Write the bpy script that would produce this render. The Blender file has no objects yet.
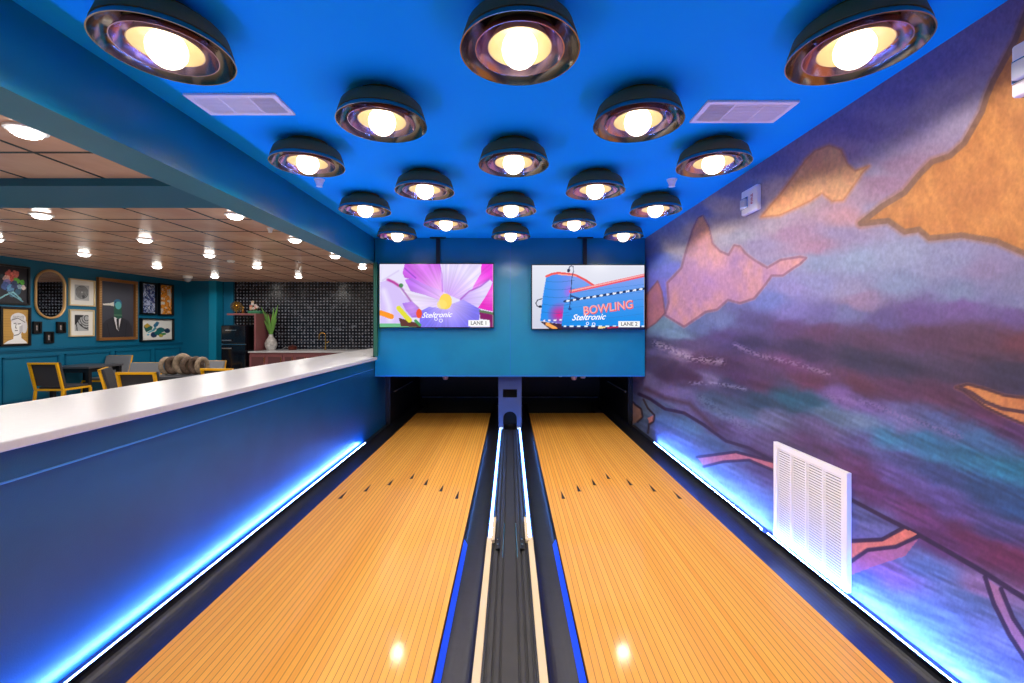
import bpy, math, random
import numpy as np
from mathutils import Vector, Matrix
random.seed(7); rng = np.random.default_rng(3)
sc = bpy.context.scene
C = bpy.context.collection
PI = math.pi
F = 440.0; PX, PY = 510.0, 327.0

# ------------------------------------------------------------------ helpers
def lin(c):
    c = np.asarray(c, dtype=float) / 255.0
    return np.where(c <= 0.04045, c / 12.92, ((c + 0.055) / 1.055) ** 2.4)
def L4(c): 
    l = lin(c); return (float(l[0]), float(l[1]), float(l[2]), 1.0)

MATS = {}
def mat(name, rgb=(128,128,128), rough=.5, metal=0., coat=0., emit=None, strength=0., spec=.5, trans=0., bump=0., bscale=60., coat_rough=.05, noise=0., nscale=8.):
    if name in MATS: return MATS[name]
    m = bpy.data.materials.new(name); m.use_nodes = True
    nt = m.node_tree; b = nt.nodes['Principled BSDF']
    b.inputs['Base Color'].default_value = L4(rgb)
    b.inputs['Roughness'].default_value = rough
    b.inputs['Metallic'].default_value = metal
    b.inputs['Coat Weight'].default_value = coat
    b.inputs['Coat Roughness'].default_value = coat_rough
    b.inputs['Specular IOR Level'].default_value = spec
    b.inputs['Transmission Weight'].default_value = trans
    if emit is not None:
        b.inputs['Emission Color'].default_value = (emit[0], emit[1], emit[2], 1)
        b.inputs['Emission Strength'].default_value = strength
    tc = None
    if bump or noise:
        tc = nt.nodes.new('ShaderNodeTexCoord')
    if bump:
        n = nt.nodes.new('ShaderNodeTexNoise'); n.inputs['Scale'].default_value = bscale; n.inputs['Detail'].default_value = 3
        bp = nt.nodes.new('ShaderNodeBump'); bp.inputs['Strength'].default_value = bump; bp.inputs['Distance'].default_value = .004
        nt.links.new(tc.outputs['Object'], n.inputs['Vector']); nt.links.new(n.outputs['Fac'], bp.inputs['Height'])
        nt.links.new(bp.outputs['Normal'], b.inputs['Normal'])
    if noise:
        n = nt.nodes.new('ShaderNodeTexNoise'); n.inputs['Scale'].default_value = nscale; n.inputs['Detail'].default_value = 4
        nt.links.new(tc.outputs['Object'], n.inputs['Vector'])
        r = nt.nodes.new('ShaderNodeValToRGB')
        base = lin(rgb)
        r.color_ramp.elements[0].position = .3; r.color_ramp.elements[1].position = .7
        a = base * (1 - noise); z = np.minimum(base * (1 + noise), 1)
        r.color_ramp.elements[0].color = (*a, 1); r.color_ramp.elements[1].color = (*z, 1)
        nt.links.new(n.outputs['Fac'], r.inputs['Fac']); nt.links.new(r.outputs['Color'], b.inputs['Base Color'])
    MATS[name] = m
    return m

class MB:
    """collects shapes; build() links them as one mesh object"""
    def __init__(s): s.v = []; s.f = []; s.sm = []
    def add(s, vs, fs, smooth=False):
        o = len(s.v); s.v += [tuple(map(float, p)) for p in vs]
        s.f += [tuple(i + o for i in f) for f in fs]; s.sm += [smooth] * len(fs)
        return s
    def box(s, x0, x1, y0, y1, z0, z1, bev=0.):
        if bev <= 0:
            vs = [(x, y, z) for z in (z0, z1) for y in (y0, y1) for x in (x0, x1)]
            fs = [(0,2,3,1),(4,5,7,6),(0,1,5,4),(2,6,7,3),(0,4,6,2),(1,3,7,5)]
            return s.add(vs, fs)
        import bmesh
        bm = bmesh.new(); bmesh.ops.create_cube(bm, size=1)
        for v in bm.verts:
            v.co = ((x0+x1)/2 + v.co.x*(x1-x0), (y0+y1)/2 + v.co.y*(y1-y0), (z0+z1)/2 + v.co.z*(z1-z0))
        bmesh.ops.bevel(bm, geom=list(bm.edges), offset=bev, segments=2, profile=.5, affect='EDGES')
        bm.verts.index_update()
        s.add([v.co[:] for v in bm.verts], [tuple(v.index for v in f.verts) for f in bm.faces]); bm.free()
        return s
    def beam(s, a, b, w, h=None):
        """square bar from a to b"""
        h = h or w; a = Vector(a); b = Vector(b); d = (b - a).normalized()
        up = Vector((0,0,1)) if abs(d.z) < .95 else Vector((0,1,0))
        r = d.cross(up).normalized(); u = r.cross(d)
        vs = [p + r*(w/2*i) + u*(h/2*j) for p in (a, b) for i, j in ((-1,-1),(1,-1),(1,1),(-1,1))]
        return s.add(vs, [(0,3,2,1),(4,5,6,7),(0,1,5,4),(1,2,6,5),(2,3,7,6),(3,0,4,7)])
    def tube(s, pts, r, n=10, cap=True):
        pts = [Vector(p) for p in pts]; vs = []; fs = []; prev = None
        rs = r if isinstance(r, (list, tuple)) else [r]*len(pts)
        for i, p in enumerate(pts):
            d = (pts[min(i+1, len(pts)-1)] - pts[max(i-1, 0)]).normalized()
            if prev is None:
                up = Vector((0,0,1)) if abs(d.z) < .9 else Vector((1,0,0)); u = d.cross(up).normalized()
            else: u = (prev - d*prev.dot(d)).normalized()
            prev = u; w = d.cross(u)
            vs += [p + (u*math.cos(2*PI*k/n) + w*math.sin(2*PI*k/n))*rs[i] for k in range(n)]
        for i in range(len(pts)-1):
            fs += [(i*n+k, i*n+(k+1)%n, (i+1)*n+(k+1)%n, (i+1)*n+k) for k in range(n)]
        if cap: fs += [tuple(range(n))[::-1], tuple((len(pts)-1)*n + k for k in range(n))]
        return s.add(vs, fs, True)
    def lathe(s, prof, n=48, c=(0,0,0), closed=False, rot=None):
        vs = []; m = len(prof)
        for k in range(n):
            a = 2*PI*k/n
            vs += [Vector((r*math.cos(a), r*math.sin(a), z)) for r, z in prof]
        if rot is not None: vs = [rot @ v for v in vs]
        vs = [v + Vector(c) for v in vs]
        fs = []
        for k in range(n):
            k2 = (k+1) % n
            for i in range(m if closed else m-1):
                j = (i+1) % m
                fs.append((k*m+i, k2*m+i, k2*m+j, k*m+j))
        return s.add(vs, fs, True)
    def prof(s, pts, y0, y1, closed=True):
        """extrude an x-z outline along Y"""
        n = len(pts); vs = [(x, y, z) for y in (y0, y1) for x, z in pts]
        fs = [(i, (i+1) % n, n + (i+1) % n, n+i) for i in range(n if closed else n-1)]
        if closed: fs += [tuple(range(n))[::-1], tuple(range(n, 2*n))]
        return s.add(vs, fs)
    def prism(s, poly, d, axis_o, ax, ay, an):
        """flat outline poly (u,v) at origin axis_o, thickness d along an"""
        o = Vector(axis_o); ax = Vector(ax); ay = Vector(ay); an = Vector(an); n = len(poly)
        vs = [o + ax*u + ay*v + an*t for t in (0, d) for u, v in poly]
        fs = [tuple(range(n))[::-1], tuple(range(n, 2*n))] + [(i, (i+1) % n, n+(i+1) % n, n+i) for i in range(n)]
        return s.add(vs, fs)
    def build(s, name, m, parent=None, kind=None, label=None):
        me = bpy.data.meshes.new(name); me.from_pydata(s.v, [], s.f); me.update()
        me.polygons.foreach_set('use_smooth', s.sm)
        import bmesh
        bm = bmesh.new(); bm.from_mesh(me); bmesh.ops.recalc_face_normals(bm, faces=bm.faces); bm.to_mesh(me); bm.free()
        if any(s.sm):
            try: me.set_sharp_from_angle(angle=math.radians(40))
            except Exception: pass
            me.polygons.foreach_set('use_smooth', s.sm)
        me.materials.append(m)
        o = bpy.data.objects.new(name, me); C.objects.link(o)
        if parent is not None: o.parent = parent
        if kind: o['kind'] = kind
        if label: o['label'] = label
        return o

def thing(name, label, cat, loc=(0,0,0), rz=0, group=None):
    o = bpy.data.objects.new(name, None); C.objects.link(o); o.empty_display_size = .05
    o.location = loc; o.rotation_euler = (0,0,rz); o['label'] = label; o['category'] = cat
    if group: o['group'] = group
    return o
def tag(o, label, cat, group=None):
    o['label'] = label; o['category'] = cat
    if group: o['group'] = group
    return o
def copy_tree(o, parent=None):
    c = o.copy(); C.objects.link(c)
    if parent is not None: c.parent = parent
    for ch in list(KIDS.get(o.name, [])) or [x for x in o.children]:
        copy_tree(ch, c)
    return c
KIDS = {}
def dup(root, loc, rz, label):
    r = copy_tree(root); r.location = loc; r.rotation_euler = (0,0,rz); r['label'] = label
    return r
def struct(name, mb, m): return mb.build(name, m, kind='structure')
def text(name, s, size, m, parent, origin, ax, ay, bold=0., shear=0., depth=.0005, align='CENTER', sx=1.):
    cu = bpy.data.curves.new(name, 'FONT'); cu.body = s; cu.size = size; cu.offset = bold; cu.shear = shear
    cu.align_x = align; cu.align_y = 'CENTER'; cu.extrude = depth; cu.resolution_u = 3
    t = bpy.data.objects.new(name, cu); C.objects.link(t)
    bpy.context.view_layer.update()
    me = bpy.data.meshes.new_from_object(t.evaluated_get(bpy.context.evaluated_depsgraph_get()))
    bpy.data.objects.remove(t); bpy.data.curves.remove(cu)
    ax = Vector(ax).normalized(); ay = Vector(ay).normalized(); an = ax.cross(ay)
    M = Matrix((( ax.x*sx, ay.x, an.x, origin[0]), (ax.y*sx, ay.y, an.y, origin[1]), (ax.z*sx, ay.z, an.z, origin[2]), (0,0,0,1)))
    me.transform(M); me.materials.clear(); me.materials.append(m)
    o = bpy.data.objects.new(name, me); C.objects.link(o); o.parent = parent
    return o

# painted surfaces: a grid whose colour attribute holds the paint
def inpoly(x, y, poly):
    r = np.zeros(x.shape, bool); n = len(poly)
    for i in range(n):
        x0, y0 = poly[i]; x1, y1 = poly[(i+1) % n]
        if y0 == y1: continue
        c = ((y0 > y) != (y1 > y)) & (x < (x1-x0)*(y-y0)/(y1-y0) + x0)
        r ^= c
    return r
def dist(x, y, pts, closed=False):
    d = np.full(x.shape, 1e9); P = list(pts) + ([pts[0]] if closed else [])
    for (x0, y0), (x1, y1) in zip(P[:-1], P[1:]):
        dx, dy = x1-x0, y1-y0; L = dx*dx+dy*dy + 1e-9
        t = np.clip(((x-x0)*dx + (y-y0)*dy)/L, 0, 1)
        d = np.minimum(d, np.hypot(x-x0-t*dx, y-y0-t*dy))
    return d
def put(col, m, rgb, a=1.):
    m = (np.asarray(m, float) * a)[..., None]
    col[:] = col*(1-m) + np.asarray(rgb, float)*m
def soft(d, w): return np.clip(1 - d/w, 0, 1)
def vnoise(x, y, seed=0):
    r = np.random.default_rng(seed); T = r.random((64, 64))
    xi = np.floor(x).astype(int); yi = np.floor(y).astype(int); fx = x-xi; fy = y-yi
    fx = fx*fx*(3-2*fx); fy = fy*fy*(3-2*fy)
    g = lambda a, b: T[(a) % 64, (b) % 64]
    return (g(xi,yi)*(1-fx)+g(xi+1,yi)*fx)*(1-fy) + (g(xi,yi+1)*(1-fx)+g(xi+1,yi+1)*fx)*fy
def paint_grid(name, P, col, m, parent=None, kind=None, uvw=None):
    """P: (ny,nx,3) points, col: (ny,nx,3) srgb 0..255"""
    ny, nx = P.shape[:2]
    idx = np.arange(ny*nx).reshape(ny, nx)
    q = np.stack([idx[:-1,:-1], idx[:-1,1:], idx[1:,1:], idx[1:,:-1]], -1).reshape(-1, 4)
    me = bpy.data.meshes.new(name); me.from_pydata(P.reshape(-1,3).tolist(), [], q.tolist()); me.update()
    ca = me.color_attributes.new('paint', 'FLOAT_COLOR', 'POINT')
    l = lin(np.clip(col, 0, 255)).reshape(-1, 3)
    ca.data.foreach_set('color', np.concatenate([l, np.ones((len(l),1))], 1).astype(np.float32).ravel())
    me.materials.append(m)
    o = bpy.data.objects.new(name, me); C.objects.link(o)
    if parent is not None: o.parent = parent
    if kind: o['kind'] = kind
    return o
def paint_mat(name, rough=.6, emit=0., grain=0., gscale=(30,30,30), coat=0., gain=1.):
    m = bpy.data.materials.new(name); m.use_nodes = True; nt = m.node_tree; b = nt.nodes['Principled BSDF']
    a = nt.nodes.new('ShaderNodeAttribute'); a.attribute_name = 'paint'
    src = a.outputs['Color']
    if grain:
        tc = nt.nodes.new('ShaderNodeTexCoord'); mp = nt.nodes.new('ShaderNodeMapping'); mp.inputs['Scale'].default_value = gscale
        n = nt.nodes.new('ShaderNodeTexNoise'); n.inputs['Scale'].default_value = 1; n.inputs['Detail'].default_value = 5; n.inputs['Roughness'].default_value = .7
        r = nt.nodes.new('ShaderNodeMapRange'); r.inputs['From Min'].default_value = .3; r.inputs['From Max'].default_value = .7
        r.inputs['To Min'].default_value = 1-grain; r.inputs['To Max'].default_value = 1+grain
        v = nt.nodes.new('ShaderNodeVectorMath'); v.operation = 'SCALE'
        nt.links.new(tc.outputs['Object'], mp.inputs['Vector']); nt.links.new(mp.outputs['Vector'], n.inputs['Vector'])
        nt.links.new(n.outputs['Fac'], r.inputs['Value']); nt.links.new(src, v.inputs[0]); nt.links.new(r.outputs['Result'], v.inputs['Scale'])
        src = v.outputs['Vector']
    b.inputs['Roughness'].default_value = rough; b.inputs['Coat Weight'].default_value = coat
    if emit:
        b.inputs['Base Color'].default_value = (0,0,0,1); b.inputs['Specular IOR Level'].default_value = .2
        nt.links.new(src, b.inputs['Emission Color']); b.inputs['Emission Strength'].default_value = emit
    else: nt.links.new(src, b.inputs['Base Color'])
    return m

# ------------------------------------------------------------------ dimensions (camera at the origin)
ZL = -1.22; ZF = -1.45; ZC = 1.03; ZC2 = 1.15
XW = 1.57; XB = -1.78; XLW = -8.2; YB = 11.25; Y0 = -2.5
YP = 5.09

# ------------------------------------------------------------------ materials
M_teal = mat('teal_paint', (0,122,158), .33, bump=.15, bscale=220, noise=.10, nscale=3)
M_counterwall = mat('blue_panel_paint', (12,70,108), .32, bump=.2, bscale=200, noise=.12, nscale=4)
M_tealL = mat('lounge_teal_paint', (0,104,142), .45, bump=.1, bscale=200)
M_ceil = mat('ceiling_paint_led_blue', (0,172,255), .7, spec=.15, bump=.1, bscale=250)  # part of the blue led wash is put into the ceiling colour
M_floor = mat('lounge_floor', (206,196,186), .4, noise=.2)
M_black = mat('black_paint', (9,10,14), .5)
M_rubber = mat('black_gutter_plastic', (30,31,38), .38, bump=.1, bscale=40, noise=.25, nscale=20)
M_track = mat('black_track_rubber', (40,38,36), .5, noise=.2, nscale=15)
M_steel = mat('blue_grey_steel', (66,84,128), .45, metal=.2)
M_cream = mat('cream_strip_plastic', (232,208,165), .5)
M_white = mat('white_enamel', (248,248,250), .35)
M_slot = mat('grille_shadow', (120,122,130), .7)
M_dark = mat('charcoal_metal', (28,30,36), .4, metal=.3)
M_copper = mat('light_ring_rose_metal', (214,180,196), .2, metal=1.)
M_dish = mat('light_dish_dark_metal', (160,152,140), .16, metal=1.)
M_gold = mat('light_disc_pale_gold', (205,186,140), .45, metal=.5)
M_olive = mat('light_canopy_dark_olive', (104,94,44), .6)
M_bulb = mat('globe_bulb_glow', (255,250,240), .3, emit=(1.,.86,.64), strength=5.5)
M_down = mat('downlight_glow', (255,255,255), .3, emit=(1.,.95,.88), strength=16.)
M_led = mat('blue_led_glow', (200,220,255), .3, emit=(.09,.23,1.), strength=300.)
M_led2 = mat('blue_led_tube_glow', (200,220,255), .3, emit=(.10,.30,1.), strength=24.)
M_gutter_glow = mat('gutter_led_glow', (40,90,255), .3, emit=(.0,.03,.50), strength=.8)  # glow that imitates led light on the gutter wall
M_yellow = mat('yellow_powder_coat', (240,178,12), .4)
M_charc = mat('charcoal_fabric', (54,54,62), .8, bump=.2, bscale=300)
M_greyfab = mat('grey_fabric', (128,132,140), .85, bump=.2, bscale=300)
M_table = mat('dark_grey_tabletop', (78,80,88), .35)
M_fridge = mat('black_fridge_enamel', (14,17,26), .12, coat=.6)
M_chrome = mat('chrome', (215,215,220), .12, metal=1.)
M_brass = mat('brass', (214,168,84), .22, metal=1.)
M_goldframe = mat('gold_frame', (205,165,110), .35, metal=.5)
M_champagne = mat('champagne_frame', (225,205,160), .4, metal=.3)
M_blackframe = mat('black_frame', (12,12,16), .35)
M_brownfr = mat('carved_bronze_frame', (172,120,70), .35, metal=.5)
M_rose = mat('dusty_rose_cabinet', (128,74,78), .45)
M_rosed = mat('dusty_rose_dark', (90,50,54), .5)  # darker rose for the cabinet door panels
M_quartz = mat('white_quartz', (182,182,187), .3, noise=.035, nscale=60)
M_leaf = mat('green_leaf', (98,150,62), .5)
M_vase = mat('grey_stone_vase', (190,188,186), .3, noise=.35, nscale=14)
M_wood = mat('weathered_wood', (150,132,112), .7, noise=.35, nscale=30)
M_wooddark = mat('weathered_wood_dark', (92,74,62), .7, noise=.35, nscale=40)
M_lblack = mat('lane_mark_black', (32,22,16), .4)
M_screenblack = mat('tv_bezel_black', (8,8,10), .25)
M_strobe = mat('clear_strobe_lens', (205,212,225), .1, spec=.8)
M_red = mat('red_lettering', (200,40,40), .5)
M_pin = mat('pin_white_pink', (235,205,208), .3)
M_cord = mat('pin_cord_black', (15,15,15), .6)
M_tprint = mat('label_text_dark', (30,30,36), .5, emit=(.02,.02,.03), strength=1)
M_tlabel = mat('screen_label_white', (0,0,0), .5, emit=(.95,.95,.95), strength=1)
M_tscript = mat('screen_script_white', (0,0,0), .5, emit=(.95,.93,1.), strength=1.1)
M_tred = mat('screen_sign_red', (0,0,0), .5, emit=(.85,.06,.10), strength=1)
M_tpink = mat('screen_sign_pink', (0,0,0), .5, emit=(.95,.42,.40), strength=1)

def lane_mat():
    m = bpy.data.materials.new('lane_boards'); m.use_nodes = True; nt = m.node_tree; b = nt.nodes['Principled BSDF']
    N = nt.nodes.new; K = nt.links.new
    tc = N('ShaderNodeTexCoord'); sep = N('ShaderNodeSeparateXYZ'); K(tc.outputs['Object'], sep.inputs[0])
    s = N('ShaderNodeMath'); s.operation = 'MULTIPLY'; s.inputs[1].default_value = 1/.0262; K(sep.outputs['X'], s.inputs[0])
    fl = N('ShaderNodeMath'); fl.operation = 'FLOOR'; K(s.outputs[0], fl.inputs[0])
    fr = N('ShaderNodeMath'); fr.operation = 'FRACT'; K(s.outputs[0], fr.inputs[0])
    wn = N('ShaderNodeTexWhiteNoise'); wn.noise_dimensions = '1D'; K(fl.outputs[0], wn.inputs['W'])
    ramp = N('ShaderNodeValToRGB'); e = ramp.color_ramp.elements
    e[0].color = L4((242,166,62)); e[1].color = L4((252,182,74)); K(wn.outputs['Value'], ramp.inputs['Fac'])
    mp = N('ShaderNodeMapping'); mp.inputs['Scale'].default_value = (60, 2.2, 1); K(tc.outputs['Object'], mp.inputs['Vector'])
    no = N('ShaderNodeTexNoise'); no.inputs['Scale'].default_value = 1; no.inputs['Detail'].default_value = 4; K(mp.outputs[0], no.inputs['Vector'])
    mr = N('ShaderNodeMapRange'); mr.inputs['To Min'].default_value = .9; mr.inputs['To Max'].default_value = 1.07; K(no.outputs['Fac'], mr.inputs['Value'])
    v = N('ShaderNodeVectorMath'); v.operation = 'SCALE'; K(ramp.outputs['Color'], v.inputs[0]); K(mr.outputs[0], v.inputs['Scale'])
    d = N('ShaderNodeMath'); d.operation = 'SUBTRACT'; d.inputs[1].default_value = .5; K(fr.outputs[0], d.inputs[0])
    ab = N('ShaderNodeMath'); ab.operation = 'ABSOLUTE'; K(d.outputs[0], ab.inputs[0])
    gt = N('ShaderNodeMapRange'); gt.inputs['From Min'].default_value = .44; gt.inputs['From Max'].default_value = .475; K(ab.outputs[0], gt.inputs['Value'])
    mx = N('ShaderNodeMix'); mx.data_type = 'RGBA'; K(gt.outputs[0], mx.inputs['Factor']); K(v.outputs[0], mx.inputs[6]); mx.inputs[7].default_value = L4((140,84,28))
    K(mx.outputs[2], b.inputs['Base Color'])
    b.inputs['Roughness'].default_value = .5; b.inputs['Specular IOR Level'].default_value = .3; b.inputs['Coat Weight'].default_value = .4; b.inputs['Coat Roughness'].default_value = .09
    return m
M_lane = lane_mat()

def tile_wall_mat():
    m = bpy.data.materials.new('black_mosaic_tile'); m.use_nodes = True; nt = m.node_tree; b = nt.nodes['Principled BSDF']
    N = nt.nodes.new; K = nt.links.new
    tc = N('ShaderNodeTexCoord'); mp = N('ShaderNodeMapping'); mp.inputs['Scale'].default_value = (1/.082, 0, 1/.082); K(tc.outputs['Object'], mp.inputs['Vector'])
    vo = N('ShaderNodeTexVoronoi'); vo.inputs['Scale'].default_value = 1; vo.inputs['Randomness'].default_value = 0; K(mp.outputs[0], vo.inputs['Vector'])
    mr = N('ShaderNodeMapRange'); mr.inputs['From Min'].default_value = .27; mr.inputs['From Max'].default_value = .17; K(vo.outputs['Distance'], mr.inputs['Value'])
    no = N('ShaderNodeTexNoise'); no.inputs['Scale'].default_value = 2.6; no.inputs['Detail'].default_value = 6; no.inputs['Distortion'].default_value = 2.5; K(tc.outputs['Object'], no.inputs['Vector'])
    r = N('ShaderNodeValToRGB'); e = r.color_ramp.elements
    e[0].position = .47; e[0].color = L4((14,17,28)); e[1].position = .605; e[1].color = L4((18,20,32))
    x = r.color_ramp.elements.new(.592); x.color = L4((120,125,138)); x = r.color_ramp.elements.new(.58); x.color = L4((16,18,30)); K(no.outputs['Fac'], r.inputs['Fac'])
    mx = N('ShaderNodeMix'); mx.data_type = 'RGBA'; K(mr.outputs[0], mx.inputs['Factor']); K(r.outputs['Color'], mx.inputs[6]); mx.inputs[7].default_value = L4((138,140,150))
    K(mx.outputs[2], b.inputs['Base Color']); b.inputs['Roughness'].default_value = .22
    return m
M_tile = tile_wall_mat()

def ceiling_tile_mat():
    m = bpy.data.materials.new('copper_ceiling_tile'); m.use_nodes = True; nt = m.node_tree; b = nt.nodes['Principled BSDF']
    N = nt.nodes.new; K = nt.links.new
    tc = N('ShaderNodeTexCoord'); sep = N('ShaderNodeSeparateXYZ'); K(tc.outputs['Object'], sep.inputs[0])
    outs = []
    for ax, off in (('X', 4.34), ('Y', -4.70)):
        a = N('ShaderNodeMath'); a.operation = 'ADD'; a.inputs[1].default_value = off + .6*100; K(sep.outputs[ax], a.inputs[0])
        s = N('ShaderNodeMath'); s.operation = 'DIVIDE'; s.inputs[1].default_value = .6; K(a.outputs[0], s.inputs[0])
        fr = N('ShaderNodeMath'); fr.operation = 'FRACT'; K(s.outputs[0], fr.inputs[0])
        d = N('ShaderNodeMath'); d.operation = 'SUBTRACT'; d.inputs[1].default_value = .5; K(fr.outputs[0], d.inputs[0])
        ab = N('ShaderNodeMath'); ab.operation = 'ABSOLUTE'; K(d.outputs[0], ab.inputs[0]); outs.append(ab)
    mx = N('ShaderNodeMath'); mx.operation = 'MAXIMUM'; K(outs[0].outputs[0], mx.inputs[0]); K(outs[1].outputs[0], mx.inputs[1])
    mr = N('ShaderNodeMapRange'); mr.inputs['From Min'].default_value = .470; mr.inputs['From Max'].default_value = .478; K(mx.outputs[0], mr.inputs['Value'])
    no = N('ShaderNodeTexNoise'); no.inputs['Scale'].default_value = 1.6; no.inputs['Detail'].default_value = 3; K(tc.outputs['Object'], no.inputs['Vector'])
    r = N('ShaderNodeValToRGB'); e = r.color_ramp.elements
    e[0].position = .35; e[0].color = L4((222,172,148)); e[1].position = .7; e[1].color = L4((240,200,174)); K(no.outputs['Fac'], r.inputs['Fac'])
    c = N('ShaderNodeMix'); c.data_type = 'RGBA'; K(mr.outputs[0], c.inputs['Factor']); K(r.outputs['Color'], c.inputs[6]); c.inputs[7].default_value = L4((42,32,32))
    K(c.outputs[2], b.inputs['Base Color']); b.inputs['Roughness'].default_value = .25; b.inputs['Metallic'].default_value = .0
    bp = N('ShaderNodeBump'); bp.inputs['Strength'].default_value = .25; bp.inputs['Distance'].default_value = .02
    inv = N('ShaderNodeMath'); inv.operation = 'MULTIPLY'; inv.inputs[1].default_value = 1.0; K(mx.outputs[0], inv.inputs[0])
    n2 = N('ShaderNodeTexNoise'); n2.inputs['Scale'].default_value = 5; K(tc.outputs['Object'], n2.inputs['Vector'])
    K(n2.outputs['Fac'], bp.inputs['Height']); K(bp.outputs['Normal'], b.inputs['Normal'])
    return m
M_ctile = ceiling_tile_mat()

# ------------------------------------------------------------------ setting
struct('floor', MB().box(XLW-.1, XW+.1, Y0, YB+.1, ZF-.1, ZF), M_floor)
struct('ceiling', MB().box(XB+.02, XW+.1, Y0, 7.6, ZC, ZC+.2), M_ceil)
struct('ceiling_lounge', MB().box(XLW-.1, XB, Y0, YB+.1, ZC2, ZC2+.1), M_ctile)
struct('trim_1', MB().box(XB, -1.575, Y0, 5.13, .742, ZC2+.02).box(-1.5755, -1.5700, Y0, 5.09, .742, ZC), M_teal)       # long beam
struct('trim_2', MB().box(XLW, XB, 3.40, 4.03, 1.09, ZC2+.01), M_tealL)                                             # cross beam
struct('wall_left', MB().box(XLW-.1, XLW, Y0, YB, ZF, ZC2), M_tealL)
struct('wall_back', MB().box(XLW, XB+.2, YB, YB+.1, ZF, ZC2), M_tile)
struct('wall_behind', MB().box(XLW, XW+.1, Y0-.1, Y0, ZF, ZC2+.05), M_tealL)
# teal return of the kitchen wall: pier and column left of the refrigerator
struct('wall_pier', MB().box(XLW, -7.49, 11.0, YB-.001, ZF, ZC2).box(-7.29, -7.04, 11.19, YB-.001, ZF, ZC2), M_tealL)
struct('trim_3', MB().box(-7.485, -7.295, 10.93, 11.18, ZF, ZC2-.002), mat('lit_teal_paint', (0,134,172), .45))  # lounge teal lightened so the column looks more brightly lit
# wainscot on the left wall
mb = MB().box(XLW, XLW+.03, 1.0, 10.99, -.40, -.37).box(XLW, XLW+.015, 1.0, 10.99, -.43, -.40)
ys = [3.0, 4.03, 5.03, 6.03, 7.05, 8.05, 9.08, 10.1, 11.0]
for a, b_ in zip(ys[:-1], ys[1:]):
    y0, y1 = a+.05, b_-.06
    for z in (-.52, -1.25): mb.box(XLW, XLW+.02, y0, y1, z, z+.022)
    for y in (y0, y1-.022): mb.box(XLW, XLW+.02, y, y+.022, -1.25, -.50)
struct('trim_4', mb, mat('wainscot_teal', (0,92,130), .4))
# masking wall that carries the screens
struct('wall_front', MB().box(-1.562, 1.56, YP, YP+.10, -.567, ZC-.001), M_teal)
struct('trim_5', MB().box(-1.562, 1.56, YP-.006, YP+.0, -.573, -.560).box(.0, .006, YP-.002, YP, -.56, ZC-.002), mat('teal_edge', (30,110,190), .3))
struct('trim_6', MB().box(-1.563, -1.522, 5.04, 5.083, -.336, .741), mat('green_teal_trim', (30,96,84), .4))
# pinsetter enclosure (black)
struct('wall_pit', MB().box(-1.5745, -1.514, 5.57, 7.5, ZF, -.45).box(1.514, 1.57, 5.64, 7.5, ZF, -.45)
       .box(-1.57, 1.57, 7.4, 7.5, ZF, ZC).box(-1.57, 1.57, YP+.101, 7.4, -.1, -.05), M_black)
struct('wall_service', MB().box(-1.60, -1.575, 5.1405, YB, ZF, ZC2-.001), M_black)
# left bar wall (half height) with apron panel
struct('wall_bar', MB().box(-1.78, -1.57, Y0+.01, 5.56, ZF, -.372).box(-1.7, -1.555, Y0+.01, 5.0, -.475, -.3725), M_counterwall)
struct('trim_7', MB().box(-1.57, -1.551, Y0+.01, 5.0, -.482, -.4755), mat('apron_edge', (60,130,200), .3))
struct('trim_8', MB().box(-1.572, -1.555, 5.545, 5.575, -1.2, -.572).box(1.545, 1.568, 5.62, 5.65, -1.2, -.572), M_dark)

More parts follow.
